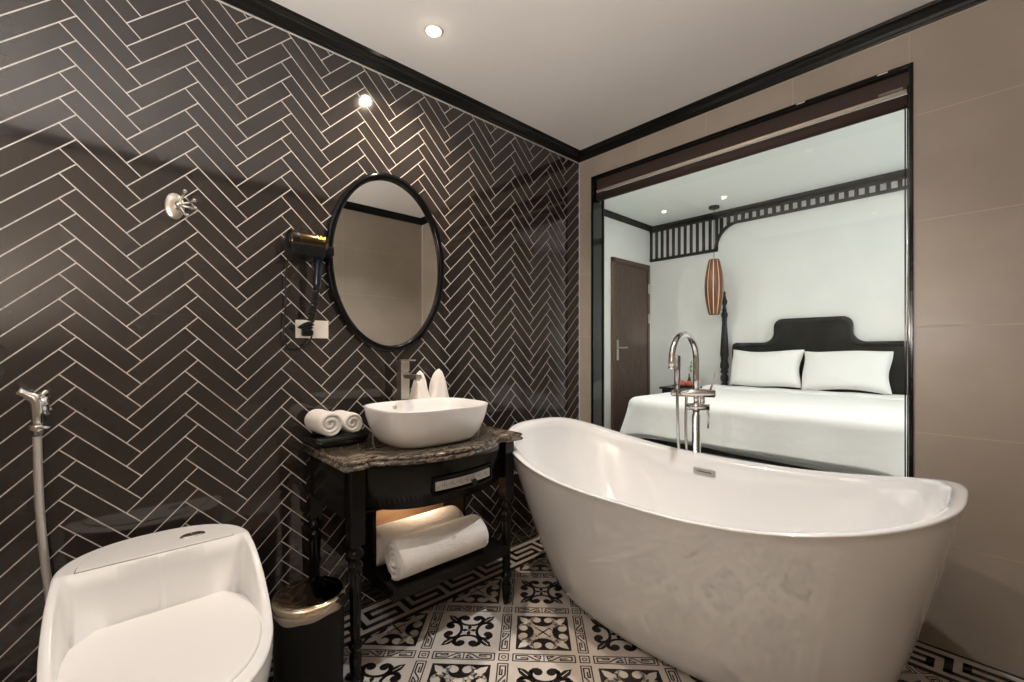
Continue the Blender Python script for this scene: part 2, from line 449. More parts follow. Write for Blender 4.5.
# ------------------------------------------------------------------ left wall : herringbone tiles
wl = MB()
TW = 0.0570; TL = 0.2307; G = 0.0038
wl.add([(-0.0004, FY, -0.02), (-0.0004, 0.0, -0.02), (-0.0004, 0.0, CROWN + .02), (-0.0004, FY, CROWN + .02)], [(0, 1, 2, 3)], 1)
wl.box(-0.10, -0.004, FY, 0.0, -0.02, CEIL, 1)
wl.box(-.003, .0025, FY, 0, CROWN - .007, CROWN + .003, 1)
r2 = math.sqrt(2)
s_off = -2.588 - TL / r2; z_off = 1.666 - TL / r2
lim = [(1, 0, FY), (-1, 0, 0.0015), (0, 1, 0.0), (0, -1, -CROWN)]
def htile(x0, x1, y0, y1):
    pts = [(x0 + G / 2, y0 + G / 2), (x1 - G / 2, y0 + G / 2), (x1 - G / 2, y1 - G / 2), (x0 + G / 2, y1 - G / 2)]
    w2 = [((x - y) / r2 + s_off, (x + y) / r2 + z_off) for x, y in pts]
    if max(p[0] for p in w2) < FY or min(p[0] for p in w2) > 0 or max(p[1] for p in w2) < 0 or min(p[1] for p in w2) > CROWN: return
    p = clip(w2, lim)
    if len(p) < 3: return
    cx = sum(a[0] for a in p) / len(p); cz = sum(a[1] for a in p) / len(p)
    ta, tb = random.uniform(-.0016, .0016), random.uniform(-.0016, .0016)
    wl.add([((s - cx) * ta + (z - cz) * tb, s, z) for s, z in p], [tuple(range(len(p)))], 0)
for i in range(-60, 90):
    for j in range(-16, 24):
        ox, oy = i * TW + j * TL, i * TW - j * TL
        # quick reject
        s = (ox - oy) / r2 + s_off; z = (ox + oy) / r2 + z_off
        if s < FY - .4 or s > .4 or z < -.5 or z > CROWN + .4: continue
        htile(ox, ox + TL, oy, oy + TW)
        htile(ox, ox + TW, oy + TW, oy + TW + TL)
wlo = wl.build('wall_left', [M['tile_dark'], M['grout']], recalc=False); wlo['kind'] = 'structure'

# ------------------------------------------------------------------ beige tiled walls
WX0, WX1, WZ0, WZ1 = 0.121, 1.786, 0.58, 2.428       # window opening
rows = [-0.02, 0.428, 0.873, 1.318, 1.763, 2.2085, CROWN + .01]
def slabs(mb, us, zs, put, hole=None, g=0.0020):
    for a in range(len(us) - 1):
        for b in range(len(zs) - 1):
            u0, u1, z0, z1 = us[a] + g, us[a + 1] - g, zs[b] + g, zs[b + 1] - g
            parts = [(u0, u1, z0, z1)]
            if hole:
                hx0, hx1, hz0, hz1 = hole; parts = []
                if u1 <= hx0 or u0 >= hx1 or z1 <= hz0 or z0 >= hz1: parts = [(u0, u1, z0, z1)]
                else:
                    if u0 < hx0: parts.append((u0, hx0, z0, z1))
                    if u1 > hx1: parts.append((hx1, u1, z0, z1))
                    c0, c1 = max(u0, hx0), min(u1, hx1)
                    if z0 < hz0: parts.append((c0, c1, z0, hz0))
                    if z1 > hz1: parts.append((c0, c1, hz1, z1))
            for p in parts: put(*p)
wb = MB()
slabs(wb, [0, 0.486, 0.918, 1.35, 1.782, RX], rows, lambda a, b, c, d: wb.add([(a, 0, c), (b, 0, c), (b, 0, d), (a, 0, d)], [(0, 1, 2, 3)], 0), (WX0, WX1, WZ0, WZ1))
for (a, b, c, d) in [(0, WX0, -0.02, CEIL), (WX1, RX, -0.02, CEIL), (WX0, WX1, -0.02, WZ0), (WX0, WX1, WZ1, CEIL)]:
    wb.box(a, b, 0.0008, 0.10, c, d, 1)
wb.box(0, RX, -.0025, .001, CROWN - .006, CROWN + .003, 1)
struct(wb, 'wall_back', [M['tile_beige'], M['joint']], recalc=False)
wr = MB()
ys = [FY, -2.595, -1.73, -0.865, 0.0]
slabs(wr, ys, rows, lambda a, b, c, d: wr.add([(RX, b, c), (RX, a, c), (RX, a, d), (RX, b, d)], [(0, 1, 2, 3)], 0))
wr.box(RX + .0008, RX + 0.1, FY, 0.0, -0.02, CEIL, 1)
struct(wr, 'wall_right', [M['tile_beige'], M['joint']], recalc=False)
wf = MB()
slabs(wf, [0, 0.865, 1.73, RX], rows, lambda a, b, c, d: wf.add([(a, FY, c), (b, FY, c), (b, FY, d), (a, FY, d)], [(0, 1, 2, 3)], 0))
wf.box(0, RX, FY - .1, FY - .0008, -0.02, CEIL, 1)
struct(wf, 'wall_front', [M['tile_beige'], M['joint']], recalc=False)
ce = MB(); ce.box(-0.1, RX + 0.1, FY - 0.1, 0.10, CEIL, CEIL + 0.08)
struct(ce, 'ceiling', M['ceiling'])
# crown moulding, mitred at the corners
prof = [(0.0, CROWN), (0.010, CROWN), (0.012, CROWN + .006), (0.016, CROWN + .010), (0.020, CROWN + .022), (0.030, CROWN + .034), (0.036, CROWN + .038), (0.037, CROWN + .046), (0.044, CROWN + .050), (0.048, CROWN + .0625), (0.0, CROWN + .0625)]
cr = MB(); L = []
for p, z in prof + [prof[0]]:
    L.append([(p, FY + p, z), (p, -p, z), (RX - p, -p, z), (RX - p, FY + p, z)])
cr.loops(L, 0, smooth=False)
struct(cr, 'trim_1', M['crown_black'])

# ------------------------------------------------------------------ interior window between bath and bedroom
wn = thing('window_1', (0.95, 0.07, WZ0), 'x', 'window'); del wn['label']; del wn['category']; wn['kind'] = 'structure'
b = MB()                                             # polished reveal
b.box(WX0 - .002, WX0 + .006, 0.0, 0.13, WZ0, WZ1); b.box(WX1 - .006, WX1 + .002, 0.0, 0.13, WZ0, WZ1)
b.box(WX0, WX1, 0.0, 0.13, WZ1 - .006, WZ1 + .002); b.box(WX0, WX1, 0.0, 0.13, WZ0 - .002, WZ0 + .006)
b.build('reveal', M['black_mirror'], wn)
b = MB(); t = 0.009
b.box(WX0 - t, WX0 + .002, -0.008, 0.01, WZ0 - t, WZ1 + t, bev=.002); b.box(WX1 - .002, WX1 + t, -0.008, 0.01, WZ0 - t, WZ1 + t, bev=.002)
b.box(WX0, WX1, -0.0075, 0.01, WZ1 - .001, WZ1 + t, bev=.002); b.box(WX0, WX1, -0.0075, 0.01, WZ0 - t, WZ0 + .001, bev=.002)
b.build('window_frame', M['black_gloss'], wn)
b = MB()
for a in (WX0 + .006, WX1 - .012): b.box(a, a + .006, 0.105, 0.120, WZ0 + .006, WZ1 - .006)
b.box(WX0 + .006, WX1 - .006, 0.105, 0.120, WZ0 + .006, WZ0 + .024); b.box(WX0 + .006, WX1 - .006, 0.105, 0.120, WZ1 - .024, WZ1 - .006)
b.build('sash', M['frame_black'], wn)
b = MB(); b.add([(WX0 + .011, 0.112, WZ0 + .02), (WX1 - .011, 0.112, WZ0 + .02), (WX1 - .011, 0.112, WZ1 - .02), (WX0 + .011, 0.112, WZ1 - .02)], [(0, 1, 2, 3)])
b.build('glass_pane', M['glass'], wn)
# roller blind
bl = thing('roller_blind', (0.95, 0.04, 2.30), 'dark brown roller blind rolled up at the top of the interior window', 'blind')
b = MB(); b.box(WX0 + .010, WX1 - .008, 0.035, 0.040, 2.335, WZ1 - .006); b.build('fabric', M['brown_blind'], bl)
b = MB(); b.lathe([(0.0285, WX0 + .016), (0.0285, WX1 - .014)], (0, 0.046, 2.300), 'x', 28); b.build('roll', M['brown_blind'], bl)
b = MB(); b.lathe([(0.0095, WX0 + .016), (0.0095, WX1 - .016)], (0, 0.030, 2.337), 'x', 16); b.build('bottom_rail', M['rail_cream'], bl)['label'] = 'shiny cream metal rail'
b = MB(); b.box(1.675, 1.758, 0.0335, 0.0352, 2.352, 2.364); b.build('tag', M['label_grey'], bl)['label'] = 'small grey tag'
for x in (1.385, 1.695):
    b = MB(); b.box(x - .018, x + .018, -0.0105, -0.0070, WZ1 + .0005, WZ1 + .0055, bev=.001); o = b.build('clip', M['clip_white'], bl); o['label'] = 'small white clip'
b = MB(); b.lathe([(.0028, WZ0 + .02), (.0028, 2.30)], (WX1 - .0125, 0.035, 0), 'z', 12); b.build('guide_wire', M['alu'], bl)['label'] = 'bright metal guide wire'
b = MB(); b.box(WX1 - .0225, WX1 - .0185, .028, .042, WZ0 + .008, 2.30); b.build('guide_channel', M['frame_black'], bl)
b = MB(); b.box(WX0 + .0065, WX0 + .016, 0.02, 0.07, 2.27, 2.36, bev=.002); b.build('bracket', M['frame_black'], bl)
b = MB(); b.box(WX1 - .013, WX1 - .0065, 0.02, 0.07, 2.27, 2.36, bev=.002); b.build('bracket', M['frame_black'], bl)

# ------------------------------------------------------------------ bedroom shell
b = MB(); b.box(BX0 - .1, BX1 + .1, BY0 - .08, BY1 + .1, -0.1, -0.001); struct(b, 'floor_bedroom', M['bed_floor'])
b = MB(); b.box(BX0 - .1, BX1 + .25, BY0 - .08, BY1 + .1, BCEIL, BCEIL + .08); struct(b, 'ceiling_bedroom', M['white_ceil'])
b = MB(); b.box(BX0 - .1, BX0, BY0 - .07, BY1 + .1, 0, BCEIL); struct(b, 'wall_bedroom_left', M['white_wall'])
b = MB(); b.box(BX0, BX1 + .25, BY1, BY1 + .1, 0, BCEIL); struct(b, 'wall_bedroom_back', M['white_wall'])
b = MB()
for (a, c, d, e) in [(BX0, WX0, 0, BCEIL), (WX1, BX1 + .2, 0, BCEIL), (WX0, WX1, 0, WZ0), (WX0, WX1, WZ1, BCEIL)]: b.box(a, c, 0.10, 0.13, d, e)
struct(b, 'wall_bedroom_front', M['white_wall'])
b = MB(); QY0, QY1, QZ0, QZ1 = 0.55, 2.25, 0.75, 2.35
for (a, c, d, e) in [(BY0, QY0, 0, BCEIL), (QY1, BY1, 0, BCEIL), (QY0, QY1, 0, QZ0), (QY0, QY1, QZ1, BCEIL)]: b.box(BX1, BX1 + .12, a, c, d, e)
struct(b, 'wall_bedroom_right', M['white_wall'])
w2 = thing('window_2', (BX1, 1.4, QZ0), 'x', 'w'); del w2['label']; del w2['category']; w2['kind'] = 'structure'
b = MB(); t = .05
b.box(BX1 + .02, BX1 + .07, QY0, QY0 + t, QZ0, QZ1); b.box(BX1 + .02, BX1 + .07, QY1 - t, QY1, QZ0, QZ1); b.box(BX1 + .02, BX1 + .07, 1.375, 1.425, QZ0, QZ1)
b.box(BX1 + .02, BX1 + .07, QY0, QY1, QZ0, QZ0 + t); b.box(BX1 + .02, BX1 + .07, QY0, QY1, QZ1 - t, QZ1)
b.build('window_frame', M['door_trim'], w2)
b = MB(); cp = [(0, BCEIL - .055), (.012, BCEIL - .055), (.02, BCEIL - .04), (.045, BCEIL - .02), (.055, BCEIL), (0, BCEIL)]
L = [[(BX0 + p, BY0 + p, z), (BX0 + p, BY1 - p, z), (BX1 - p, BY1 - p, z), (BX1 - p, BY0 + p, z)] for p, z in cp + [cp[0]]]
b.loops(L, 0, smooth=False); struct(b, 'trim_2', M['fret_black'])
# curtains at the bedroom window, a gap left open
def curtain(y0, y1, label):
    b = MB(); n = 90; L = []
    for z in (.03, .6, 1.4, 2.2, 2.60):
        row = []
        for k in range(n + 1):
            y = y0 + (y1 - y0) * k / n; row.append((BX1 - .09 + .028 * math.sin(k * .95) + .006 * math.sin(k * .31 + z), y, z))
        for k in range(n, -1, -1):
            p = row[k]; row.append((p[0] + .004, p[1], p[2]))
        L.append(row)
    b.loops(L, 0, True, True, True)
    tag(b.build('curtain', M['curtain'], origin=(BX1 - .09, (y0 + y1) / 2, .03)), label, 'curtain', 'bedroom window curtains')
curtain(.40, 1.02, 'sheer white curtain at the bedroom window, nearer the bathroom')
curtain(1.22, 2.40, 'sheer white curtain at the bedroom window, nearer the headboard wall')
b = MB(); b.tube([(BX1 - .09, .35, 2.63), (BX1 - .09, 2.45, 2.63)], .014, 12)
for y in (.45, 2.35): b.tube([(BX1 - .09, y, 2.63), (BX1, y, 2.63)], .008, 8)
tag(b.build('curtain_rod', M['fret_black'], origin=(BX1 - .09, 1.4, 2.63)), 'black curtain rod over the bedroom window', 'curtain rod')
# bedroom door in the left wall
d1 = thing('door_1', (BX0, 2.2, 0), 'x', 'd'); del d1['label']; del d1['category']; d1['kind'] = 'structure'
DY0, DY1, DZ = 1.80, 2.615, 2.30
b = MB(); b.box(BX0 + .001, BX0 + .022, DY0 + .04, DY1 - .04, 0.0, DZ - .045)
for k in range(1, 4): b.box(BX0 + .021, BX0 + .0225, DY0 + .04 + k * .184 - .0015, DY0 + .04 + k * .184 + .0015, 0.02, DZ - .05)
b.build('door_leaf', M['door_wood'], d1)
b = MB(); b.box(BX0 + .001, BX0 + .035, DY0, DY0 + .045, 0, DZ, bev=.003); b.box(BX0 + .001, BX0 + .035, DY1 - .045, DY1, 0, DZ, bev=.003); b.box(BX0 + .001, BX0 + .035, DY0, DY1, DZ - .05, DZ + .004, bev=.003)
b.build('door_frame', M['door_trim'], d1)
b = MB(); b.box(BX0 + .022, BX0 + .030, 1.885, 1.925, 1.10, 1.34, bev=.003); b.tube([(BX0 + .03, 1.905, 1.245), (BX0 + .075, 1.905, 1.245), (BX0 + .08, 1.93, 1.245), (BX0 + .08, 2.03, 1.25)], .010, 10)
b.build('door_handle', M['brushed'], d1)
for z in (1.62, 2.0):
    b = MB(); b.box(BX0 + .034, BX0 + .044, DY1 - .048, DY1 - .022, z - .06, z + .06, bev=.002); b.build('hinge', M['brushed'], d1)

# fretwork frieze under the bedroom ceiling
fz = thing('fretwork_frieze', (0.3, BY1, 2.4), 'black fretwork frieze of upright bars along the bedroom wall top, arching down at its left', 'frieze')
Y0, Y1 = BY1 - .035, BY1 - .001
XE = 2.0
b = MB(); b.box(BX0 + .001, 3.0, Y0 - .01, Y1, 2.738, BCEIL - .056); b.build('top_rail', M['fret_black'], fz)
b = MB()
b.box(BX0 + .001, -0.135, Y0, Y1, 2.362, 2.392)
def archpt(a): return (0.105 - 0.235 * math.cos(a), 2.395 + 0.250 * math.sin(a))
N = 18; inner = [archpt(k / N * PI / 2) for k in range(N + 1)]; outer = [(0.105 - 0.260 * math.cos(k / N * PI / 2), 2.395 + 0.275 * math.sin(k / N * PI / 2)) for k in range(N + 1)]
for k in range(N): b.prism([inner[k], inner[k + 1], outer[k + 1], outer[k]], Y0, Y1, plane='xz')
b.box(-0.155, -0.128, Y0, Y1, 2.362, 2.40)
b.box(0.10, XE - .1, Y0, Y1, 2.642, 2.668)
b.build('lower_rail', M['fret_black'], fz)
b = MB(); n = 11
for k in range(n + 1):
    x = BX0 + .001 + k * (-0.15 + .984) / n
    b = MB(); b.box(x, x + .024, Y0 + .004, Y1, 2.39, 2.74); b.build('bar', M['fret_black'], fz)
def low(x):
    if x > .105: return 2.66
    return 2.395 + 0.25 * math.sqrt(max(0, 1 - ((0.105 - x) / 0.235) ** 2)) + .01
x = -0.098
while x < XE - .1:
    b = MB(); b.box(x, x + .030, Y0 + .004, Y1, low(x + .015), 2.74); b.build('bar', M['fret_black'], fz); x += .0775

# ------------------------------------------------------------------ downlights
def downlight(x, y, ztop, label, power, spread, col=WARM, glow='glow', r=0.040, group=None, soft=False):
    t = thing('ceiling_downlight', (x, y, ztop), label, 'ceiling light', group)
    b = MB(); b.lathe([(r + .012, ztop), (r + .012, ztop - .003), (r + .006, ztop - .006), (r, ztop - .005), (r - .003, ztop - .0005)], (x, y, 0), 'z', 32, caps=False); b.build('trim_ring', M['ring_white'], t)
    b = MB(); b.lathe([(r * .7, ztop - .0008), (r * .7, ztop - .010), (r * .6, ztop - .017), (r * .35, ztop - .021), (0.001, ztop - .022)], (x, y, 0), 'z', 24); b.build('bulb', M[glow], t)
    if power > 0 and soft:
        d = bpy.data.lights.new('downlight_lamp', 'POINT'); d.energy = power; d.color = col; d.shadow_soft_size = .025
        o = bpy.data.objects.new('downlight_lamp', d); COL.objects.link(o); o.location = (x, y, ztop - .045)
    elif power > 0:
        a = area('downlight_lamp', (x, y, ztop - .024), (0, 0, 0), r * 1.3, 0, power, col, 'DISK', spread)
    return t
downlight(LAMPS[0][0], LAMPS[0][1], CEIL, 'lit recessed downlight in the bathroom ceiling above the vanity', LAMPS[0][2], LAMPS[0][3], r=.030)
downlight(LAMPS[1][0], LAMPS[1][1], CEIL, 'added fill downlight in the bathroom ceiling above the bathtub, out of view', LAMPS[1][2], LAMPS[1][3], col=(1, .985, .975), glow='glow_dim', r=.035)  # added above the frame to brighten the tub
downlight(LAMPS[2][0], LAMPS[2][1], CEIL, 'added fill downlight in the bathroom ceiling near the front wall, out of view', LAMPS[2][2], LAMPS[2][3], col=(1, .97, .95), glow='glow_dim')  # added behind the camera as extra fill
# cup uplight added behind the camera, unseen, to lift the ceiling
SX, SY, SZ = 1.55, FY + .13, 1.30
sn = thing('fill_uplight', (SX, FY, SZ), 'white cup uplight added as fill light on the beige tiled wall behind the camera', 'fill lamp')
b = MB(); b.lathe([(.045, 0), (.045, .012), (.015, .018), (.012, .07)], (SX, FY, SZ - .02), 'y', 28); b.build('wall_plate', M['frame_black'], sn)
b = MB(); b.lathe([(.02, -.08), (.055, -.065), (.070, .0), (.072, .045), (.066, .045), (.062, .0), (.048, -.058), (.001, -.07)], (SX, SY, SZ), 'z', 32); b.build('cup', M['ring_white'], sn)
b = MB(); b.ball((SX, SY, SZ - .02), .030, 20); b.build('bulb', M['glow'], sn)
d = bpy.data.lights.new('fill_uplight_lamp', 'POINT'); d.energy = 150; d.color = (1, .975, .965); d.shadow_soft_size = .03
o = bpy.data.objects.new('fill_uplight_lamp', d); COL.objects.link(o); o.location = (SX, SY, SZ + .032)
for x, y, lab in ((2.45, 0.50, 'added bedroom fill downlight by the curtained window, out of view'), (-.35, 0.50, 'added bedroom fill downlight on the door side, near the interior window, out of view'), (1.0, 0.45, 'added bedroom fill downlight straight above the foot of the bed, out of view')):  # unseen lamps added to light the bedroom, hidden above the blind
    downlight(x, y, BCEIL, lab, 15, 180, (1.0, .95, .89))
downlight(-0.518, 2.176, BCEIL, 'unlit recessed downlight in the bedroom ceiling near the door corner', 0, 0, glow='glow_dim', r=.035)

# ------------------------------------------------------------------ bathtub
tb = thing('bathtub', (1.09, -0.657, 0), 'large white freestanding slipper bathtub standing before the interior window', 'bathtub')
TX, TY, TLn, TWd, NT = 1.092, -0.657, 1.762, 0.985, 160
def tub_rim(i, inset=0.0, dz=0.0):
    t = 2 * PI * i / NT; n = 2.95
    c, s = math.cos(t), math.sin(t)
    u, v = spow(c, 2 / n), spow(s, 2 / n)
    h1 = .814 if u < 0 else .789
    z = .664 + (h1 - .664) * abs(u) ** 2.56
    a, bb = TLn / 2 - inset, TWd / 2 - inset
    return (TX + a * u, TY + bb * v, z + dz)
def outer_at(f):
    """f 0 floor .. 1 rim"""
    L = []
    for i in range(NT):
        x, y, z = tub_rim(i)
        e = 0.55 * f + 0.45 * math.sin(f * PI / 2) if f > 0 else 0
        e = f ** 0.74
        kx = (0.655 + (0.881 - 0.655) * e) / 0.881
        ky = (0.272 + (0.4925 - 0.272) * e) / 0.4925
        t = 2 * PI * i / NT; n = 2.05 + 0.9 * f
        u, v = spow(math.cos(t), 2 / n), spow(math.sin(t), 2 / n)
        L.append((TX + TLn / 2 * kx * u, TY + TWd / 2 * ky * v, z * f))
    return L
b = MB(); L = []
base = [(x, y, 0.0) for x, y, z in outer_at(0.0)]
L.append([(TX + (x - TX) * .97, TY + (y - TY) * .95, 0.001) for x, y, z in base])
L.append([(TX + (x - TX) * .985, TY + (y - TY) * .97, 0.006) for x, y, z in base])
for k in range(1, 25): L.append(outer_at(0.015 + 0.975 * k / 24))
L.append([tub_rim(i, -0.001, -.004) for i in range(NT)])
for ins, dz in ((.000, 0.0), (.003, .0022), (.008, .0026), (.015, .0020), (.022, .0002), (.029, -.0030), (.036, -.0080), (.043, -.0160)):
    L.append([tub_rim(i, ins, dz) for i in range(NT)])
def inner_at(f):     # 0 rim .. 1 basin floor
    L = []
    for i in range(NT):
        x, y, z = tub_rim(i, 0.043, -.016)
        t = 2 * PI * i / NT; n = 2.95 - .5 * f
        u, v = spow(math.cos(t), 2 / n), spow(math.sin(t), 2 / n)
        e = f ** 1.6
        a = (TLn / 2 - .043) * (1 - e * .30); bb = (TWd / 2 - .043) * (1 - e * .42)
        L.append((TX + a * u, TY + bb * v, z + (0.16 - z) * f))
    return L
for k in range(1, 19): L.append(inner_at(k / 18))
last = L[-1]
for k, (s_, dz) in enumerate([(.93, -.018), (.8, -.03), (.5, -.034), (.2, -.036), (.03, -.037)]):
    L.append([(TX + (x - TX) * s_, TY + (y - TY) * s_, z + dz) for x, y, z in last])
b.loops(L, 0, True, True, True)
b.build('shell', M['porcelain_tub'], tb)
# overflow slot on the far inner wall
def tub_inner_point(x, f):
    best = min((p for p in inner_at(f) if p[1] > TY), key=lambda p: abs(p[0] - x)); return Vector(best)
p0 = tub_inner_point(1.03, .10); p1 = tub_inner_point(1.03, .17)
upv = (p0 - p1).normalized(); nrm = Vector((1, 0, 0)).cross(upv).normalized()
if nrm.y > 0: nrm = -nrm
cc = (p0 + p1) / 2
def slot(w_, h_, d0, d1):
    vs = []
    for d in (d0, d1):
        for a, c in ((-1, -1), (1, -1), (1, 1), (-1, 1)):
            vs.append(cc + Vector((1, 0, 0)) * a * w_ / 2 + upv * c * h_ / 2 + nrm * d)
    return vs
FB = [(0, 1, 2, 3), (4, 5, 6, 7), (0, 1, 5, 4), (1, 2, 6, 5), (2, 3, 7, 6), (3, 0, 4, 7)]
b = MB(); b.add(slot(.112, .030, -.006, .006), FB); ov = b.build('overflow_cover', M['brushed'], tb); ov['label'] = 'oblong steel overflow cover'
b = MB(); b.add(slot(.078, .006, .0055, .0068), FB); b.build('slit', M['seam'], ov)

# ------------------------------------------------------------------ tub filler standing behind the tub
fx, fy = 0.910, -0.105
fa = thing('tub_faucet', (fx, fy, 0), 'tall chrome floor standing tub faucet with arched spout behind the bathtub', 'faucet')
b = MB(); b.lathe([(.045, 0.0), (.045, .008), (.040, .014), (.0225, .016), (.0225, .86), (.018, .862), (.018, .885)], (fx, fy, 0), 'z', 24); b.build('column', M['chrome'], fa)
b = MB(); b.lathe([(.021, .885), (.021, .925)], (fx, fy, 0), 'z', 24)
b.tube([(fx - .045, fy - .022, .905), (fx + .060, fy + .030, .905)], .018, 16); b.build('valve_body', M['chrome'], fa)
b = MB(); b.tube([(fx + .050, fy + .025, .90), (fx + .058, fy + .024, .86), (fx + .056, fy + .020, .79)], [.007, .005, .005], 10); b.build('lever', M['chrome'], fa)
b = MB(); b.lathe([(.014, .925), (.014, .980)], (fx, fy, 0), 'z', 20); b.lathe([(.014, .925), (.014, .980)], (fx + .028, fy + .012, 0), 'z', 16); b.build('riser', M['chrome'], fa)
b = MB(); b.tube([(fx - .120, fy - .055, .982), (fx - .115, fy - .053, .982), (fx + .085, fy + .036, .982), (fx + .09, fy + .038, .982)], [.016, .0225, .0225, .016], 16); b.build('mixer_bar', M['chrome'], fa)
b = MB(); b.tube([(fx + .065, fy + .03, 1.0), (fx + .09, fy + .01, 1.05), (fx + .108, fy - .01, 1.11)], [.006, .004, .004], 10); b.build('lever', M['chrome'], fa)
pts = [(fx, fy, .995), (fx, fy, 1.06), (fx, fy, 1.12), (fx, fy, 1.165)]
for k in range(1, 15):
    a = PI * k / 14; pts.append((fx, fy - .138 + .138 * math.cos(a), 1.165 + .138 * math.sin(a)))
pts += [(fx, fy - .276, 1.13)]
b = MB(); b.tube(pts, .0165, 20); b.tube([(fx, fy - .276, 1.132), (fx, fy - .276, 1.122)], .0178, 20); b.build('spout', M['chrome'], fa)
hx, hy = fx - .072, fy - .075
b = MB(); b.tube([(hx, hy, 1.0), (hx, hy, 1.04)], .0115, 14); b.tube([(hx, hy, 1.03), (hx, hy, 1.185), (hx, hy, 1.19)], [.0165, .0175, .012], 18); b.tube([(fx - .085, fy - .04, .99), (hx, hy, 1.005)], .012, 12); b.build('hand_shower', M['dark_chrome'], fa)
pts = [(hx, hy, 1.0), (hx + .001, hy, .88), (hx + .006, hy, .72), (hx + .014, hy + .005, .55), (hx + .03, hy + .01, .42), (hx + .045, hy + .02, .40), (hx + .050, hy + .03, .46), (hx + .038, hy + .035, .62), (hx + .026, hy + .045, .80), (hx + .028, hy + .05, .955), (hx + .035, hy + .04, .975)]
def smooth_path(P, n=8):
    P = [Vector(p) for p in P]; out = []
    for i in range(len(P) - 1):
        a, b_, c, d = P[max(i - 1, 0)], P[i], P[i + 1], P[min(i + 2, len(P) - 1)]
        for k in range(n):
            t = k / n
            out.append(0.5 * ((2 * b_) + (c - a) * t + (2 * a - 5 * b_ + 4 * c - d) * t * t + (3 * b_ - a - 3 * c + d) * t ** 3))
    out.append(P[-1]); return out
b = MB(); b.tube(smooth_path(pts), .0078, 12); b.build('hose', M['chrome'], fa)

# ------------------------------------------------------------------ vanity
VC = -1.465
va = thing('vanity_table', (0.25, VC, 0), 'black turned-leg vanity table with dark veined marble top against the herringbone wall', 'vanity')
def front_edge(v, off=0.0):
    """x of the counter front as function of |y - VC| (half length .435)"""
    a = abs(v)
    if a > .375: return .485 + off
    if a > .315:
        t = (a - .315) / .06; return .462 + (.485 - .462) * (t * t * (3 - 2 * t)) + off
    t = a / .315
    return .462 + .118 * (1 - t ** 2) ** .9 + off
def top_outline(shr):
    pts = []; Hh = .435 - shr
    pts.append((0.0, VC - Hh)); 
    N = 72
    for k in range(N + 1):
        v = -Hh + 2 * Hh * k / N; pts.append((front_edge(v * .435 / Hh, -shr), VC + v))
    pts.append((0.0, VC + Hh))
    return pts
b = MB(); L = []
for shr, z in [(.012, .783), (.004, .785), (.0, .790), (.001, .797), (.006, .801), (.008, .804), (.004, .807), (.003, .812), (.006, .818), (.012, .8205)]:
    L.append([(x, y, z) for x, y in top_outline(shr)])
b.loops(L, 0, True, True, True)
mt = b.build('marble_top', M['marble'], va); mt['label'] = 'dark brown and cream veined marble top'
# aprons
b = MB(); pts_o = []; pts_i = []
N = 40
for k in range(N + 1):
    v = -.345 + .69 * k / N; x = .435 + (front_edge(v * .9) - .462) * .80; pts_o.append((x, VC + v)); pts_i.append((x - .02, VC + v))
def bottomz(v): return .605 + .03 * (abs(v) / .345) ** 4
for k in range(N):
    (xa, ya), (xb, yb) = pts_o[k], pts_o[k + 1]; (ia, ja), (ib, jb) = pts_i[k], pts_i[k + 1]
    za, zb = bottomz(ya - VC), bottomz(yb - VC)
    vs = [(xa, ya, za), (xb, yb, zb), (xb, yb, .784), (xa, ya, .784), (ia, ja, za), (ib, jb, zb), (ib, jb, .784), (ia, ja, .784)]
    b.add(vs, [(0, 1, 2, 3), (7, 6, 5, 4), (4, 5, 1, 0)], 0, True)
b.box(.03, .415, VC - .41, VC - .385, .60, .784); b.box(.03, .415, VC + .385, VC + .41, .60, .784); b.box(.012, .03, VC - .40, VC + .40, .60, .784)
b.box(.03, .425, VC - .33, VC + .33, .602, .612)
ap = b.build('apron', M['black_gloss'], va)
# drawer front with silvery ornament plate
def apx(v): return .435 + (front_edge(v * .9) - .462) * .80
def bowed(mb, v0, v1, z0, z1, d0, d1, mi=0, n=10):
    for k in range(n):
        a, c = v0 + (v1 - v0) * k / n, v0 + (v1 - v0) * (k + 1) / n
        vs = [(apx(v) + d, VC + v, z) for v in (a, c) for d in (d0, d1) for z in (z0, z1)]
        f = [(2, 6, 7, 3), (0, 2, 3, 1) if k == 0 else None, (4, 5, 7, 6) if k == n - 1 else None, (0, 4, 6, 2), (1, 3, 7, 5)]
        mb.add(vs, [q for q in f if q], mi, False)
b = MB(); 
bowed(b, -.10, .225, .640, .647, -.002, .006); bowed(b, -.10, .225, .705, .712, -.002, .006); bowed(b, -.102, -.095, .640, .712, -.002, .006, n=1); bowed(b, .220, .227, .640, .712, -.002, .006, n=1)
dr = b.build('drawer', M['black_gloss'], va)
b = MB(); bowed(b, -.088, .21, .659, .694, -.001, .004, 0)
for k in range(30):
    v = -.080 + .0095 * k
    bowed(b, v, v + .0055, .668 + .003 * ((k * 7) % 4), .676 + .004 * ((k * 5) % 4), .004, .0045, 1, 1)
pl = b.build('ornament_plate', [M['plate'], M['plate_ink']], dr); pl['label'] = 'pale silvery plate with fine dark ornament'
b = MB(); kx = apx(.09); b.lathe([(.005, 0), (.004, .012), (.011, .018), (.012, .024), (.008, .030), (.001, .032)], (kx + .003, VC + .09, .668), 'x', 18); b.build('knob', M['handle_black'], dr)
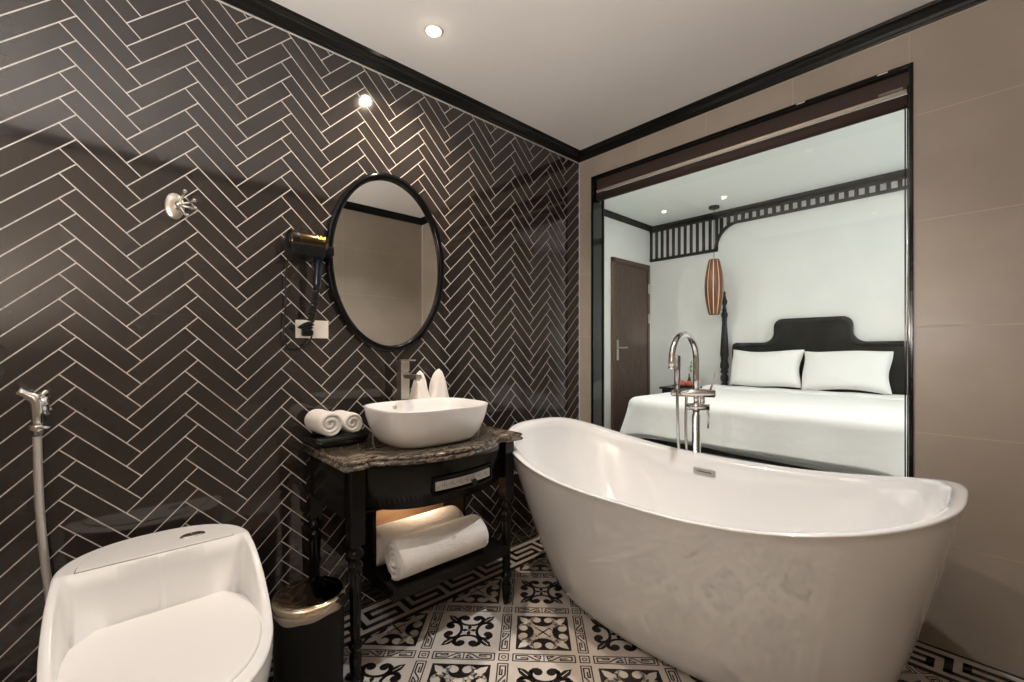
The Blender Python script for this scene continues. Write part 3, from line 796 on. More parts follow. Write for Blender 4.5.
# legs
def leg(x, y, name='leg'):
    b = MB(); b.box(x - .027, x + .027, y - .027, y + .027, .505, .784, bev=.003)
    pr = [(.024, .505), (.020, .498), (.016, .490), (.027, .480), (.029, .470), (.026, .460), (.017, .452), (.016, .444), (.026, .434), (.0275, .424), (.022, .415), (.0245, .408), (.0235, .38), (.021, .30), (.018, .20), (.0165, .155), (.017, .150), (.024, .143), (.0255, .133), (.022, .125), (.016, .118), (.015, .110), (.021, .100), (.0225, .088), (.021, .055), (.018, .02), (.016, .001)]
    b.lathe(pr, (x, y, 0), 'z', 28)
    for k in range(8):       # reeding
        a = 2 * PI * k / 8
        b.tube([(x + .0215 * math.cos(a), y + .0215 * math.sin(a), .405), (x + .0150 * math.cos(a), y + .0150 * math.sin(a), .158)], [.0045, .003], 6)
    return b.build(name, M['black_gloss'], va)
for x, y in ((.435, VC - .375), (.435, VC + .37), (.045, VC - .39), (.045, VC + .37)): leg(x, y)
# lower shelf box
b = MB(); b.box(.012, .478, VC - .245, VC + .345, .255, .300, bev=.004); b.build('shelf', M['black_gloss'], va)
b = MB(); b.box(.02, .30, VC - .245, VC - .230, .299, .605); b.build('side_panel', M['black_gloss'], va)
b = MB(); b.box(.02, .20, VC + .285, VC + .300, .299, .605); b.build('side_panel', M['black_gloss'], va)
b = MB(); b.box(.012, .022, VC - .232, VC + .287, .300, .603); bk = b.build('back_panel', M['warm_wood'], va); bk['label'] = 'warm tan wooden back panel'
b = MB(); b.lathe([(.03, .6005), (.03, .594), (.022, .592)], (.16, VC + .02, 0), 'z', 20); b.build('fill_puck', M['glow_dim'], va)  # unseen lamp added behind the apron for the warm glow on the towels
area('fill_puck_lamp', (.16, VC + .02, .588), (0, 0, 0), .05, 0, 1.0, (1, .72, .48), 'DISK', 160)

# ------------------------------------------------------------------ vessel basin
def vessel():
    t = thing('vessel_basin', (.335, VC, .821), 'white rectangular vessel basin with rounded corners on the marble vanity top', 'sink')
    b = MB(); N = 112; cx, cy = .335, -1.472
    spec = [  # half x, half y, exponent, z
        (.112, .158, 3.0, .8215), (.128, .176, 3.1, .8225), (.142, .192, 3.2, .829), (.156, .207, 3.2, .843), (.172, .224, 3.3, .870), (.186, .237, 3.3, .905), (.197, .248, 3.3, .945), (.203, .2530, 3.3, .972), (.205, .2550, 3.3, .979), (.204, .2540, 3.3, .982),
        (.199, .2490, 3.3, .982), (.196, .246, 3.3, .978), (.189, .238, 3.3, .950), (.177, .230, 3.2, .905), (.160, .210, 3.1, .868), (.130, .175, 2.8, .848), (.06, .09, 2.4, .843), (.012, .016, 2, .841)]
    L = [[(x, y, z) for x, y in sellipse(cx, cy, a, c, n, N)] for a, c, n, z in spec]
    b.loops(L, 0, True, True, True); b.build('bowl', M['porcelain'], t)
    b = MB(); b.lathe([(.024, .8435), (.024, .8465), (.015, .848), (.001, .848)], (cx, cy, 0), 'z', 24); b.build('drain', M['chrome'], t)
    b = MB(); b.lathe([(.001, -.002), (.010, -.002), (.010, .003), (.001, .003)], (.335 - .189, cy - .06, .955), 'x', 16); b.build('overflow_hole', M['brushed'], t)
vessel()
# basin mixer
tp = thing('basin_tap', (.085, -1.455, .82), 'square tall brushed steel basin mixer behind the white vessel basin', 'faucet')
b = MB(); b.box(.0625, .1075, -1.4775, -1.4325, .821, 1.112, bev=.003); b.box(.058, .112, -1.482, -1.428, .821, .826, bev=.002); b.build('body', M['brushed'], tp)
b = MB(); b.box(.0625, .1075, -1.4775, -1.4325, 1.117, 1.168, bev=.003); b.box(.068, .102, -1.472, -1.438, 1.11, 1.12)
b.box(.075, .180, -1.470, -1.440, 1.1685, 1.1745, bev=.002); b.build('handle', M['brushed'], tp)
b = MB(); b.box(.105, .235, -1.470, -1.440, 1.083, 1.105, bev=.003); b.lathe([(.011, 1.074), (.011, 1.084)], (.222, -1.455, 0), 'z', 16); b.build('spout', M['brushed'], tp)
# pointed face towels
def face_towel(x, y, ang, h, label, seed):
    rnd = random.Random(seed); b = MB(); L = []; N = 40
    for k in range(22):
        f = k / 21
        w_ = .052 * (1 - f ** 2.2) ** .6 * (.72 + .5 * math.sin(min(1, f * 1.7) * PI / 1.25)) + .0025
        ring = []
        for i in range(N):
            a = 2 * PI * i / N
            fold = 1 + .20 * math.sin(2 * a + seed + f * 2.2) + .14 * math.sin(5 * a + 1.3 * seed - f * 3) + .04 * math.sin(11 * a + f * 8)
            ring.append((x + w_ * fold * math.cos(a + ang) * .85 - .012 * f, y + w_ * 1.12 * fold * math.sin(a + ang) + .016 * (f - .3), .8215 + h * f))
        L.append(ring)
    b.loops(L, 0, True, True, True); o = b.build('face_towel', M['terry'], origin=(x, y, .8215)); tag(o, label, 'towel', 'pointed face towels behind the basin')
face_towel(.078, -1.362, .3, .295, 'white face towel folded to a point, next to the steel basin mixer', 1)
face_towel(.075, -1.248, .9, .300, 'white face towel folded to a point, farther from the steel basin mixer', 4)

# ------------------------------------------------------------------ rolled towels
def rolled(length, R, turns=2.6, seed=0):
    """plush roll along +x: outer coil with a tucked edge, both ends showing the spiral"""
    b = MB(); N = 96
    def sec(k, sc):
        th = 2 * PI * k / N
        r = R * sc * (1 + .018 * math.sin(2 * th + seed) + .012 * math.sin(3 * th + 2 * seed))
        r *= 1 - .07 * (k / N) ** 3          # the loose edge steps in where the coil closes
        return r, th - 2.0 + seed
    prof = [(.004, .70), (.001, .80), (.0, .86), (.003, .93), (.010, .975), (.022, 1.0)]
    us = prof + [(length * f, 1 + .012 * math.sin(f * 9 + seed)) for f in (.2, .35, .5, .65, .8)] + [(length - u, c) for u, c in reversed(prof)]
    L = []
    for u, c in us:
        L.append([(u + .0025 * math.sin(k * .2 + seed), sec(k, c)[0] * math.cos(sec(k, c)[1]), sec(k, c)[0] * math.sin(sec(k, c)[1]) * .94) for k in range(N)])
    b.loops(L, 0, True, False, False)
    # ends: dished face with a thick spiral fold
    for e, sg in ((0, 1), (length, -1)):
        M_ = 90
        b.loops([[(e + sg * (.004 + .010 * (1 - q)), R * .72 * q * math.cos(2 * PI * k / 40), R * .70 * q * math.sin(2 * PI * k / 40)) for k in range(40)] for q in (1.02, .7, .4, .05)], 0, True, False, True)
        pts = []; rr = []; pt = R * .80 / turns
        for k in range(M_ + 1):
            f = k / M_; th = f * turns * 2 * PI * sg + seed; r = R * .10 + pt * turns * f * .93
            pts.append((e + sg * (.0055 + .004 * (1 - f)), r * math.cos(th), r * math.sin(th) * .94)); rr.append(pt * .40)
        b.tube(pts, rr, 10)
    return b
def place_roll(length, R, loc, rz, label, group, **kw):
    b = rolled(length, R, **kw)
    o = b.build('rolled_towel', M['terry'], origin=(0, 0, 0)); o.location = loc; o.rotation_euler = (0, 0, rz)
    tag(o, label, 'towel', group); return o
place_roll(.165, .053, (.040, -1.850, .917), math.radians(2), 'small rolled white towel on the black tray, nearer the toilet', 'small rolled towels on the tray', seed=.3, turns=1.9)
place_roll(.160, .046, (.035, -1.755, .910), math.radians(3), 'small rolled white towel on the black tray, beside the white basin', 'small rolled towels on the tray', seed=.9, turns=1.9)
g = 'large rolled towels on the vanity shelf'
place_roll(.44, .084, (.240, -1.690, .380), PI / 2, 'large rolled white bath towel at the back of the vanity shelf', g, seed=.2)
place_roll(.43, .084, (.408, -1.676, .380), PI / 2, 'large rolled white bath towel at the front of the vanity shelf', g, seed=1.0)
# tray
b = MB(); L = []
for a, c, n, z in [(.080, .100, 4, .8215), (.086, .108, 4, .823), (.093, .118, 4, .840), (.098, .124, 4, .860), (.095, .121, 4, .8615), (.090, .116, 4, .860), (.084, .108, 4, .842), (.078, .100, 4, .834), (.03, .04, 3, .8335)]:
    L.append([(x, y, z + .0 * x) for x, y in sellipse(.115, -1.785, a, c, n, 64)])
b.loops(L, 0, True, True, True)
tag(b.build('towel_tray', M['tray_black'], origin=(.115, -1.785, .8215)), 'small black tray holding two rolled towels on the vanity', 'tray')

# ------------------------------------------------------------------ oval mirror
mr = thing('oval_mirror', (0, -1.487, 1.647), 'oval wall mirror in a black frame on the herringbone wall above the vanity', 'mirror')
def oval(a, c, x, N=96): return [(x, -1.487 + a * math.cos(2 * PI * i / N), 1.647 + c * math.sin(2 * PI * i / N)) for i in range(N)]
b = MB(); L = [oval(.309, .434, .001), oval(.312, .437, .006), oval(.312, .437, .024), oval(.308, .433, .029), oval(.298, .423, .031), oval(.287, .411, .028), oval(.282, .406, .024), oval(.281, .405, .010)]
b.loops(L, 0, True); b.build('frame', M['frame_black'], mr)
b = MB(); b.add(oval(.283, .407, .012), [tuple(range(96))]); b.build('mirror_glass', M['mirror'], mr)

# ------------------------------------------------------------------ hair dryer with holder
hd = thing('hair_dryer', (0.05, -1.88, 1.65), 'black and bronze hair dryer in its wall holder beside the oval mirror', 'hair dryer')
b = MB(); X, Z = .085, 1.668
b.lathe([(.020, -1.978), (.034, -1.975), (.041, -1.965), (.043, -1.945), (.043, -1.90), (.042, -1.87), (.039, -1.84), (.036, -1.822), (.031, -1.820)], (X, 0, Z), 'y', 32); b.build('barrel', M['bronze'], hd)['label'] = 'bronze coloured barrel'
b = MB(); b.lathe([(.0445, -1.968), (.0455, -1.955), (.0445, -1.94)], (X, 0, Z), 'y', 32, caps=False); b.lathe([(.028, -1.981), (.034, -1.977), (.036, -1.970)], (X, 0, Z), 'y', 32); b.build('rear_grille', M['handle_black'], hd)
b = MB(); b.tube([(X + .012, -1.855, Z - .03), (X + .012, -1.858, Z - .09), (X + .010, -1.862, Z - .17), (X + .010, -1.862, Z - .195)], [.019, .0185, .017, .013], 20); b.build('handle', M['blue_black'], hd)
b = MB(); b.box(.001, .035, -1.945, -1.865, 1.605, 1.725, bev=.006); b.box(.03, .134, -1.972, -1.840, 1.604, 1.655, bev=.006); b.box(.030, .060, -1.95, -1.80, 1.645, 1.66, bev=.004); b.box(.05, .11, -1.835, -1.795, 1.622, 1.662, bev=.005)
b.build('holder', M['handle_black'], hd)
b = MB()      # small gold crown printed on the barrel
def onbar(y, q):  # q : arc offset
    a = math.radians(30) + q / .0445
    return (X + .0437 * math.cos(a), y, Z + .0437 * math.sin(a))
cy0 = -1.853; crown = [(-.016, -.006), (.016, -.006), (.016, -.001), (-.016, -.001)]
for poly in ([(-.015, -.009), (.015, -.009), (.015, -.004), (-.015, -.004)], [(-.015, -.002), (-.006, -.002), (-.017, .012)], [(-.007, -.002), (.007, -.002), (0, .017)], [(.006, -.002), (.015, -.002), (.017, .012)]):
    b.add([onbar(cy0 + u, v) for u, v in poly], [tuple(range(len(poly)))])
b.build('crown_mark', M['gold_mark'], hd)['label'] = 'small gold crown mark'
b = MB(); pts = []
for k in range(240):
    f = k / 239; a = f * 2 * PI * 15
    if f < .8:
        g_ = f / .8; c = Vector((.088 - .02 * g_, -1.864 - .026 * g_ ** 1.5, 1.468 - .165 * g_))
        r = .0105 + .004 * g_
        pts.append(c + Vector((r * math.cos(a), r * math.sin(a), 0)))
    else:
        g_ = (f - .8) / .2; c = Vector((.062, -1.892 - .022 * g_, 1.303 + .05 * g_ - .03 * g_ * g_)); r = .017
        pts.append(c + Vector((r * math.cos(a), r * .8 * math.sin(a), r * .6 * math.sin(a))))
b.tube(pts, .0040, 6); b.build('coiled_cord', M['handle_black'], hd)
b = MB(); b.tube(smooth_path([(.03, -1.955, 1.61), (.022, -1.965, 1.52), (.020, -1.963, 1.42), (.020, -1.972, 1.31), (.022, -1.968, 1.25), (.026, -1.93, 1.222), (.030, -1.88, 1.245), (.034, -1.862, 1.285), (.03, -1.860, 1.305)], 8), .0036, 6)
b.tube(smooth_path([(.05, -1.875, 1.61), (.06, -1.868, 1.56), (.07, -1.860, 1.50), (.088, -1.853, 1.468)], 6), .0025, 6)
b.build('cord', M['handle_black'], hd)
# wall outlet
ot = thing('wall_outlet', (0, -1.852, 1.312), 'ivory double wall outlet under the hair dryer', 'outlet')
b = MB(); b.box(.0, .009, -1.921, -1.783, 1.272, 1.350, bev=.003); b.build('cover_plate', M['outlet'], ot)
b = MB(); b.box(.009, .034, -1.900, -1.862, 1.280, 1.325, bev=.005); b.build('plug', M['handle_black'], ot)['label'] = 'black plug'
b = MB(); b.box(.0085, .0105, -1.845, -1.800, 1.288, 1.335, bev=.001); b.build('socket_face', M['outlet'], ot)

# ------------------------------------------------------------------ robe hook
rh = thing('robe_hook', (0, -2.325, 1.745), 'round chrome robe hook with three prongs, high on the herringbone wall', 'hook')
b = MB(); b.lathe([(.046, .0), (.048, .002), (.048, .006), (.045, .009), (.020, .010), (.001, .010)], (0, 0, 1.745), 'x', 36)
b.v = [(x, -2.333 + y * .62, z) for x, y, z in b.v]
b.lathe([(.012, .008), (.009, .030), (.011, .042), (.001, .045)], (0, -2.325, 1.745), 'x', 24); b.build('rosette', M['brushed'], rh)
for ang in (70, 22, -12, -60):
    a = math.radians(ang); d = Vector((0, math.cos(a), math.sin(a)))
    c0 = Vector((.036, -2.325, 1.745))
    b = MB(); b.tube(smooth_path([c0, c0 + d * .018 + Vector((.002, 0, 0)), c0 + d * .036 + Vector((.010, 0, 0)), c0 + d * .046 + Vector((.026, 0, 0))], 5), .0050, 10); e = c0 + d * .047 + Vector((.028, 0, 0)); b.ball(e, .0078, 14)
    b.build('prong', M['chrome'], rh)

# ------------------------------------------------------------------ bidet sprayer
bs = thing('bidet_sprayer', (0.03, -2.68, 1.0), 'chrome hand bidet sprayer hanging on the wall left of the toilet', 'bidet sprayer')
y0 = -2.672
b = MB(); b.lathe([(.018, 0), (.018, .006), (.010, .008), (.010, .03)], (0, y0 + .012, 1.03), 'x', 24); b.tube([(.03, y0 + .012, 1.03), (.03, y0 + .012, 1.075)], .013, 16)
b.build('wall_valve', M['chrome'], bs)
b = MB(); b.lathe([(.0175, .972), (.0190, .978), (.0190, .985), (.0175, .990)], (.036, y0, 0), 'z', 24); b.tube([(0.0, y0 + .006, .981), (.022, y0 + .002, .981)], .007, 12); b.tube([(.036, y0 + .022, .981), (.05, y0 + .026, .981), (.052, y0 + .010, .981)], .005, 8); b.build('holder_ring', M['chrome'], bs)
b = MB(); b.tube([(.036, y0, .955), (.036, y0, 1.03), (.036, y0 - .001, 1.058), (.034, y0 - .008, 1.075), (.032, y0 - .030, 1.090), (.032, y0 - .040, 1.096)], [.012, .014, .015, .016, .012, .014], 18); b.tube([(.034, y0, 1.07), (.045, y0 + .022, 1.095)], [.010, .006], 12); b.build('spray_head', M['chrome'], bs)
b = MB(); b.tube(smooth_path([(.036, y0, .96), (.036, y0 + .001, .88), (.037, y0 + .004, .76), (.040, y0 + .012, .62), (.044, y0 + .024, .48), (.040, y0 + .034, .36), (.03, y0 + .032, .25), (.012, y0 + .03, .20), (.001, y0 + .03, .20)], 8), .0105, 14); b.build('hose', M['steel_hose'], bs)

# ------------------------------------------------------------------ toilet
tl = thing('toilet', (0.35, -2.395, 0), 'white one-piece toilet with sweeping tank and closed lid, at the herringbone wall', 'toilet')
TCY = -2.388
def sst(a, b_, x):
    t = max(0, min(1, (x - a) / (b_ - a))); return t * t * (3 - 2 * t)
def t_out(t, k=1.0, kx=1.0):
    """plan outline, t angle; x from wall .035 to .80"""
    c, s = math.cos(t), math.sin(t)
    if c < 0:   # back: flatter ellipse against the wall
        x = .28 + .235 * spow(c, 2 / 2.5) * kx; y = (.236 + .006 * (1 + c)) * spow(s, 2 / 2.2) * k
    else:
        x = .28 + .56 * spow(c, 2 / 2.2) * kx; y = (.242 + .024 * math.sin(min(1, c * 1.6) * PI / 2)) * spow(s, 2 / 2.6) * k
    return x, y
def rim_z(x): return .585 - .170 * sst(.24, .60, x)
NA = 180; b = MB(); L = []
for f, k, kx in [(0.001, .70, .80), (0.10, .74, .84), (0.35, .80, .88), (0.62, .92, .96), (0.80, .985, .99), (.90, 1.0, 1.0), (.965, 1.0, 1.0), (.99, .997, .998)]:
    ring = []
    for i in range(NA):
        x, y = t_out(2 * PI * i / NA, k, kx); xo, yo = t_out(2 * PI * i / NA)
        ring.append((x, TCY + y, (rim_z(xo) - .006) * f))
    L.append(ring)
# top surface rings
TXF = .285
def top_z(x, y, d):
    """d = fraction from centre to outline (1 at outline)"""
    rim = rim_z(x)
    floor_ = .372
    plate = sst(TXF + .012, TXF - .012, x)
    dist = (1 - d)
    arm = sst(.215, .075, dist)
    r = max(plate * .585, floor_ + (rim - floor_) * arm)
    # soft join
    if x > TXF - .012:
        r = floor_ + (rim - floor_) * (1 - (1 - plate) * (1 - arm))
    return r
rings = [1.0, .992, .98, .965, .95, .935] + [.93 - .005 * k for k in range(1, 28)] + [.79 - .02 * k for k in range(0, 38)] + [.02]
for d in rings:
    ring = []
    for i in range(NA):
        xo, yo = t_out(2 * PI * i / NA); x = .28 + (xo - .28) * d; y = yo * d
        z = top_z(x, y, d)
        if d > .965: z = rim_z(xo) - .006 * (1 - math.sqrt(max(0, 1 - ((d - .965) / .035) ** 2)))
        ring.append((x, TCY + y, z))
    L.append(ring)
b.loops(L, 0, True, True, True)
b.build('body', M['porcelain'], tl)
# tank lid : crescent with a straight front
lid = []
for k in range(41):
    t = PI / 2 + PI * k / 40
    lid.append((.262 + .170 * spow(math.cos(t), 2 / 2.2), TCY + .193 * spow(math.sin(t), 2 / 2.0)))
def shrink(P, s): cx = sum(p[0] for p in P) / len(P); cy_ = sum(p[1] for p in P) / len(P); return [(cx + (x - cx) * s, cy_ + (y - cy_) * s) for x, y in P]
b = MB(); b.prism(shrink(lid, 1.012), .583, .5858); b.build('lid_seam', M['seam'], tl)
b = MB(); b.prism(lid, .584, .590, bev=.0025); tlid = b.build('tank_lid', M['porcelain'], tl)
b = MB(); b.lathe([(.036, 0), (.036, .003), (.031, .006), (.001, .0065)], (.185, TCY + .088, .5895), 'z', 32, sy=1.0)
for v in range(len(b.v)): x, y, z = b.v[v]; b.v[v] = (.185 + (x - .185) * .55, y, z)
bt = b.build('flush_button', M['chrome'], tlid)
# seat and cover
def seat_outline(off):
    P = [(.292 - off, TCY - .150 - off), (.292 - off, TCY + .170 + off)]
    P = []
    N = 50
    P.append((.296 - off * .5, TCY - .150 - off * .6))
    P.append((.296 - off * .5, TCY + .160 + off * .6))
    P.append((.365, TCY + .205 + off))
    for k in range(N + 1):
        t = PI / 2 - PI * k / N
        P.append((.45 + (.355 + off) * spow(max(0, math.cos(t)), 2 / 2.1), TCY + (.220 + off) * spow(math.sin(t), 2 / 2.2)))
    P.append((.365, TCY - .205 - off))
    return P
b = MB(); b.prism(seat_outline(.004), .385, .402, bev=.005); b.build('seat', M['seat_plastic'], tl)
b = MB(); b.prism(seat_outline(0), .4035, .424, bev=.007); b.build('seat_cover', M['seat_plastic'], tl)
for dy in (-.09, .09):
    b = MB(); b.box(.292, .315, TCY + dy - .02, TCY + dy + .02, .372, .404, bev=.004); b.build('hinge', M['seat_plastic'], tl)

# ------------------------------------------------------------------ pedal bin
bx, by = .425, -1.998
bn = thing('pedal_bin', (bx, by, 0), 'round black waste bin with a shiny bronze lid between toilet and vanity', 'bin')
b = MB(); b.lathe([(.100, .001), (.104, .004), (.110, .015), (.110, .02), (.108, .022), (.114, .345), (.114, .355)], (bx, by, 0), 'z', 56); b.build('body', M['bin_body'], bn)
b = MB(); L = []
for r, z, am in [(.115, .338, .005), (.1165, .343, .003), (.1175, .350, .001), (.116, .358, 0), (.113, .360, 0)]:
    L.append([(bx + (r + .001 * math.sin(7 * a)) * math.cos(a), by + (r + .0012 * math.sin(5 * a)) * math.sin(a), z + am * math.sin(3 * a + 1) + am * .5 * math.sin(8 * a)) for a in [2 * PI * i / 72 for i in range(72)]])
b.loops(L, 0, True); b.build('bag_edge', M['bag'], bn)['label'] = 'pale plastic bag edge folded over the rim'
b = MB(); b.lathe([(.113, .354), (.1165, .357), (.1172, .372), (.1150, .380), (.108, .382)], (bx, by, 0), 'z', 56, caps=False); b.build('rim_ring', M['bin_ring'], bn)['label'] = 'pale brass coloured rim ring'
b = MB(); b.lathe([(.112, .3800), (.108, .3840), (.098, .3860), (.06, .3868), (.001, .387)], (bx, by, 0), 'z', 56); b.build('lid', M['bin_lid'], bn)
b = MB(); b.box(bx + .108, bx + .135, by - .022, by + .022, .012, .02, bev=.003); b.build('pedal', M['handle_black'], bn)
b = MB(); b.box(bx + .080, bx + .114, by + .062, by + .088, .360, .382, bev=.003); b.build('lid_tab', M['handle_black'], bn)

# ------------------------------------------------------------------ bed
BC = .80
bd = thing('bed', (BC, 1.75, 0), 'wide white made-up bed with dark scalloped headboard seen through the interior window', 'bed')
def hb_outline(off=0.0):
    W, Zs, Wh, Zt = .755 + off, 1.300 + off, .335 + off, 1.545 + off
    P = [(-W, .25)]
    r = .05
    P += [(-W + r - r * math.cos(a), Zs - r + r * math.sin(a)) for a in [PI / 2 * k / 6 for k in range(7)]]
    # concave sweep up then convex shoulder
    r1 = .105
    xl = -Wh - r1
    P += [(xl + r1 * math.sin(a), Zs + r1 - r1 * math.cos(a)) for a in [PI / 2 * k / 8 for k in range(9)]]
    r2_ = .085
    P += [(-Wh + r2_ - r2_ * math.cos(a), Zt - r2_ + r2_ * math.sin(a)) for a in [PI / 2 * k / 8 for k in range(9)]]
    P += [(-x, z) for x, z in reversed(P)]
    return [(BC + x, z) for x, z in P]
b = MB(); b.prism(hb_outline(0), 2.655, 2.695, plane='xz', bev=.004)
hb = b.build('headboard', M['bed_wood'], bd)
b = MB(); o_, i_ = hb_outline(0), hb_outline(-.045)
for k in range(len(o_) - 1):
    m0 = ((o_[k][0] * .5 + i_[k][0] * .5), (o_[k][1] * .5 + i_[k][1] * .5)); m1 = ((o_[k + 1][0] + i_[k + 1][0]) / 2, (o_[k + 1][1] + i_[k + 1][1]) / 2)
    q0, q1, q2, q3 = o_[k], o_[k + 1], i_[k + 1], i_[k]
    b.add([(q0[0], 2.656, q0[1]), (q1[0], 2.656, q1[1]), (m1[0], 2.636, m1[1]), (m0[0], 2.636, m0[1]), (q3[0], 2.656, q3[1]), (q2[0], 2.656, q2[1])], [(0, 1, 2, 3), (3, 2, 5, 4)], 0, True)
b.build('moulding', M['bed_wood'], hb)
def bedpost(x):
    y = 2.615; b = MB()
    b.box(x - .03, x + .03, y - .03, y + .03, .001, .84, bev=.004)
    pr = [(.028, .84), (.018, .855), (.030, .87), (.034, .90), (.030, .935), (.018, .95), (.032, .965), (.034, .985), (.024, 1.0), (.036, 1.02), (.037, 1.05), (.030, 1.09), (.026, 1.10), (.031, 1.115), (.028, 1.13), (.036, 1.16), (.034, 1.22), (.030, 1.32), (.022, 1.47), (.018, 1.54), (.024, 1.555), (.018, 1.57), (.026, 1.60), (.028, 1.63), (.016, 1.655), (.022, 1.67), (.014, 1.69), (.012, 1.72), (.022, 1.745), (.024, 1.77), (.015, 1.80), (.008, 1.84), (.010, 1.86), (.003, 1.885)]
    b.lathe([(r * 1.28, z) for r, z in pr], (x, y, 0), 'z', 24); return b.build('bedpost', M['bed_wood'], bd)
bedpost(BC - .822); bedpost(BC + .822)
b = MB(); b.box(BC - .86, BC + .86, .86, 2.60, .10, .50, bev=.01)
for x in (BC - .8, BC + .74):
    for y in (.9, 2.5): b.box(x, x + .06, y, y + .06, .001, .10)
b.build('base', M['bed_wood'], bd)
FYB = .80   # foot plane
def bed_loops(hw, yf, ztop, zbot, flare, r=.07, cr=.10, wav=.008, seed=0):
    """rounded rectangle loops, from the hem up to the top centre"""
    y1 = 2.60; L = []
    def outline(e, z):
        pts = []
        X0, X1, Y0_, Y1_ = BC - hw - e, BC + hw + e, yf - e, y1
        per = []
        c = max(.02, cr + e)
        N1 = 26
        for k in range(N1): per.append((X0, Y1_ - (Y1_ - (Y0_ + c)) * k / N1))
        for k in range(14): a = PI + PI / 2 * k / 14; per.append((X0 + c + c * math.cos(a), Y0_ + c + c * math.sin(a)))
        for k in range(N1 + 14): per.append((X0 + c + (X1 - X0 - 2 * c) * k / (N1 + 14), Y0_))
        for k in range(14): a = 1.5 * PI + PI / 2 * k / 14; per.append((X1 - c + c * math.cos(a), Y0_ + c + c * math.sin(a)))
        for k in range(N1): per.append((X1, Y0_ + c + (Y1_ - Y0_ - c) * k / N1))
        for k in range(20): per.append((X1 - (X1 - X0) * k / 20, Y1_))
        return [(x, y, z) for x, y in per]
    nv = 12
    for k in range(nv + 1):
        f = k / nv; z = zbot + (ztop - r - zbot) * f
        ring = outline(flare * (1 - f) ** 1.3, z)
        out = []
        for i, (x, y, zz) in enumerate(ring):
            corner = math.exp(-(((x - (BC - hw)) / .12) ** 2 + ((y - yf) / .12) ** 2)) + math.exp(-(((x - (BC + hw)) / .12) ** 2 + ((y - yf) / .12) ** 2))
            wv = wav * (1 - f) * (math.sin(i * .55 + seed) + .6 * math.sin(i * .23 + 2 * seed))
            ox = (-1 if x < BC else 1) * (wv if y > yf + .15 else 0) + corner * .045 * (1 - f) * (-1 if x < BC else 1)
            oy = -(wv if y <= yf + .15 else 0) - corner * .02 * (1 - f)
            out.append((x + ox, y + oy if y < y1 - .01 else y, zz - corner * .035 * (1 - f)))
        L.append(out)
    for k in range(1, 7):
        a = PI / 2 * k / 6; L.append(outline(-r * (1 - math.cos(a)), ztop - r + r * math.sin(a)))
    for s_ in (.85, .6, .3, .02):
        L.append([(BC + (x - BC) * s_, 1.75 + (y - 1.75) * s_, ztop + .006 * (1 - s_)) for x, y, z in L[nv + 6]])
    return L
b = MB(); b.loops(bed_loops(.905, FYB + .025, .60, .485, .01, r=.03, cr=.08, wav=.004, seed=2), 0, True, True, True); b.build('under_sheet', M['sheet'], bd)
b = MB(); b.loops(bed_loops(.945, FYB, .814, .512, .035, r=.075, cr=.09, seed=.6), 0, True, True, True); b.build('duvet', M['linen'], bd)
b = MB(); L = []
for y, dz in [(2.22, .002), (2.225, .018), (2.24, .025), (2.30, .027), (2.45, .027), (2.55, .024), (2.575, .004)]:
    L.append([(BC - .90 + 1.80 * k / 40, y + .006 * math.sin(k * .7), .806 + dz + .003 * math.sin(k * .9 + y * 8)) for k in range(41)])
b.loops(L, 0, True, closed=False); b.build('turned_down_sheet', M['linen'], bd)
# pillows
def pillow(cx, cy, cz, w_, h_, d_, tilt, label, seed):
    b = MB(); NU, NV = 30, 20; rnd = random.Random(seed)
    top, bot = [], []
    def P(u, v, sgn):
        pu = abs(2 * u - 1); pv = abs(2 * v - 1)
        e = max(0, (1 - pu ** 3.2)) * max(0, (1 - pv ** 3.2))
        x = (u - .5) * w_ * (1 - .05 * (1 - pv ** 2) * 0 - .045 * math.sin(v * PI) * pu ** 4); z = (v - .5) * h_ * (1 - .07 * math.sin(u * PI) * pv ** 4)
        t_ = d_ / 2 * e ** .42 + .004
        t_ += .010 * math.sin(u * 8 + seed) * math.sin(v * 6 + seed) * e
        z += .010 * math.sin(u * 6.5 + seed * 2) * pv ** 3; x += .008 * math.sin(v * 7 + seed) * pu ** 3
        return Vector((x, sgn * t_, z))
    Rm = Matrix.Rotation(tilt, 4, 'X')
    vs, fs = [], []
    for sgn in (-1, 1):
        o = len(vs)
        for j in range(NV + 1):
            for i in range(NU + 1): vs.append(Rm @ P(i / NU, j / NV, sgn) + Vector((cx, cy, cz)))
        for j in range(NV):
            for i in range(NU):
                a = o + j * (NU + 1) + i; fs.append((a, a + 1, a + NU + 2, a + NU + 1))
    # rim
    o2 = (NU + 1) * (NV + 1)
    border_ = [i for i in range(NU)] + [NU + j * (NU + 1) for j in range(NV)] + [NV * (NU + 1) + NU - i for i in range(NU)] + [(NV - j) * (NU + 1) for j in range(NV)]
    for k in range(len(border_)):
        a, c = border_[k], border_[(k + 1) % len(border_)]; fs.append((a, c, c + o2, a + o2))
    b.add(vs, fs, 0, True)
    o = b.build('pillow', M['pillow'], origin=(cx, cy, cz)); tag(o, label, 'pillow', 'pillows leaning on the headboard')
pillow(.425, 2.500, 1.028, .668, .390, .19, math.radians(-16), 'white pillow against the headboard, on the bedpost side', 1)
pillow(1.098, 2.500, 1.028, .672, .390, .19, math.radians(-16), 'white pillow against the headboard, away from the bedpost', 2)

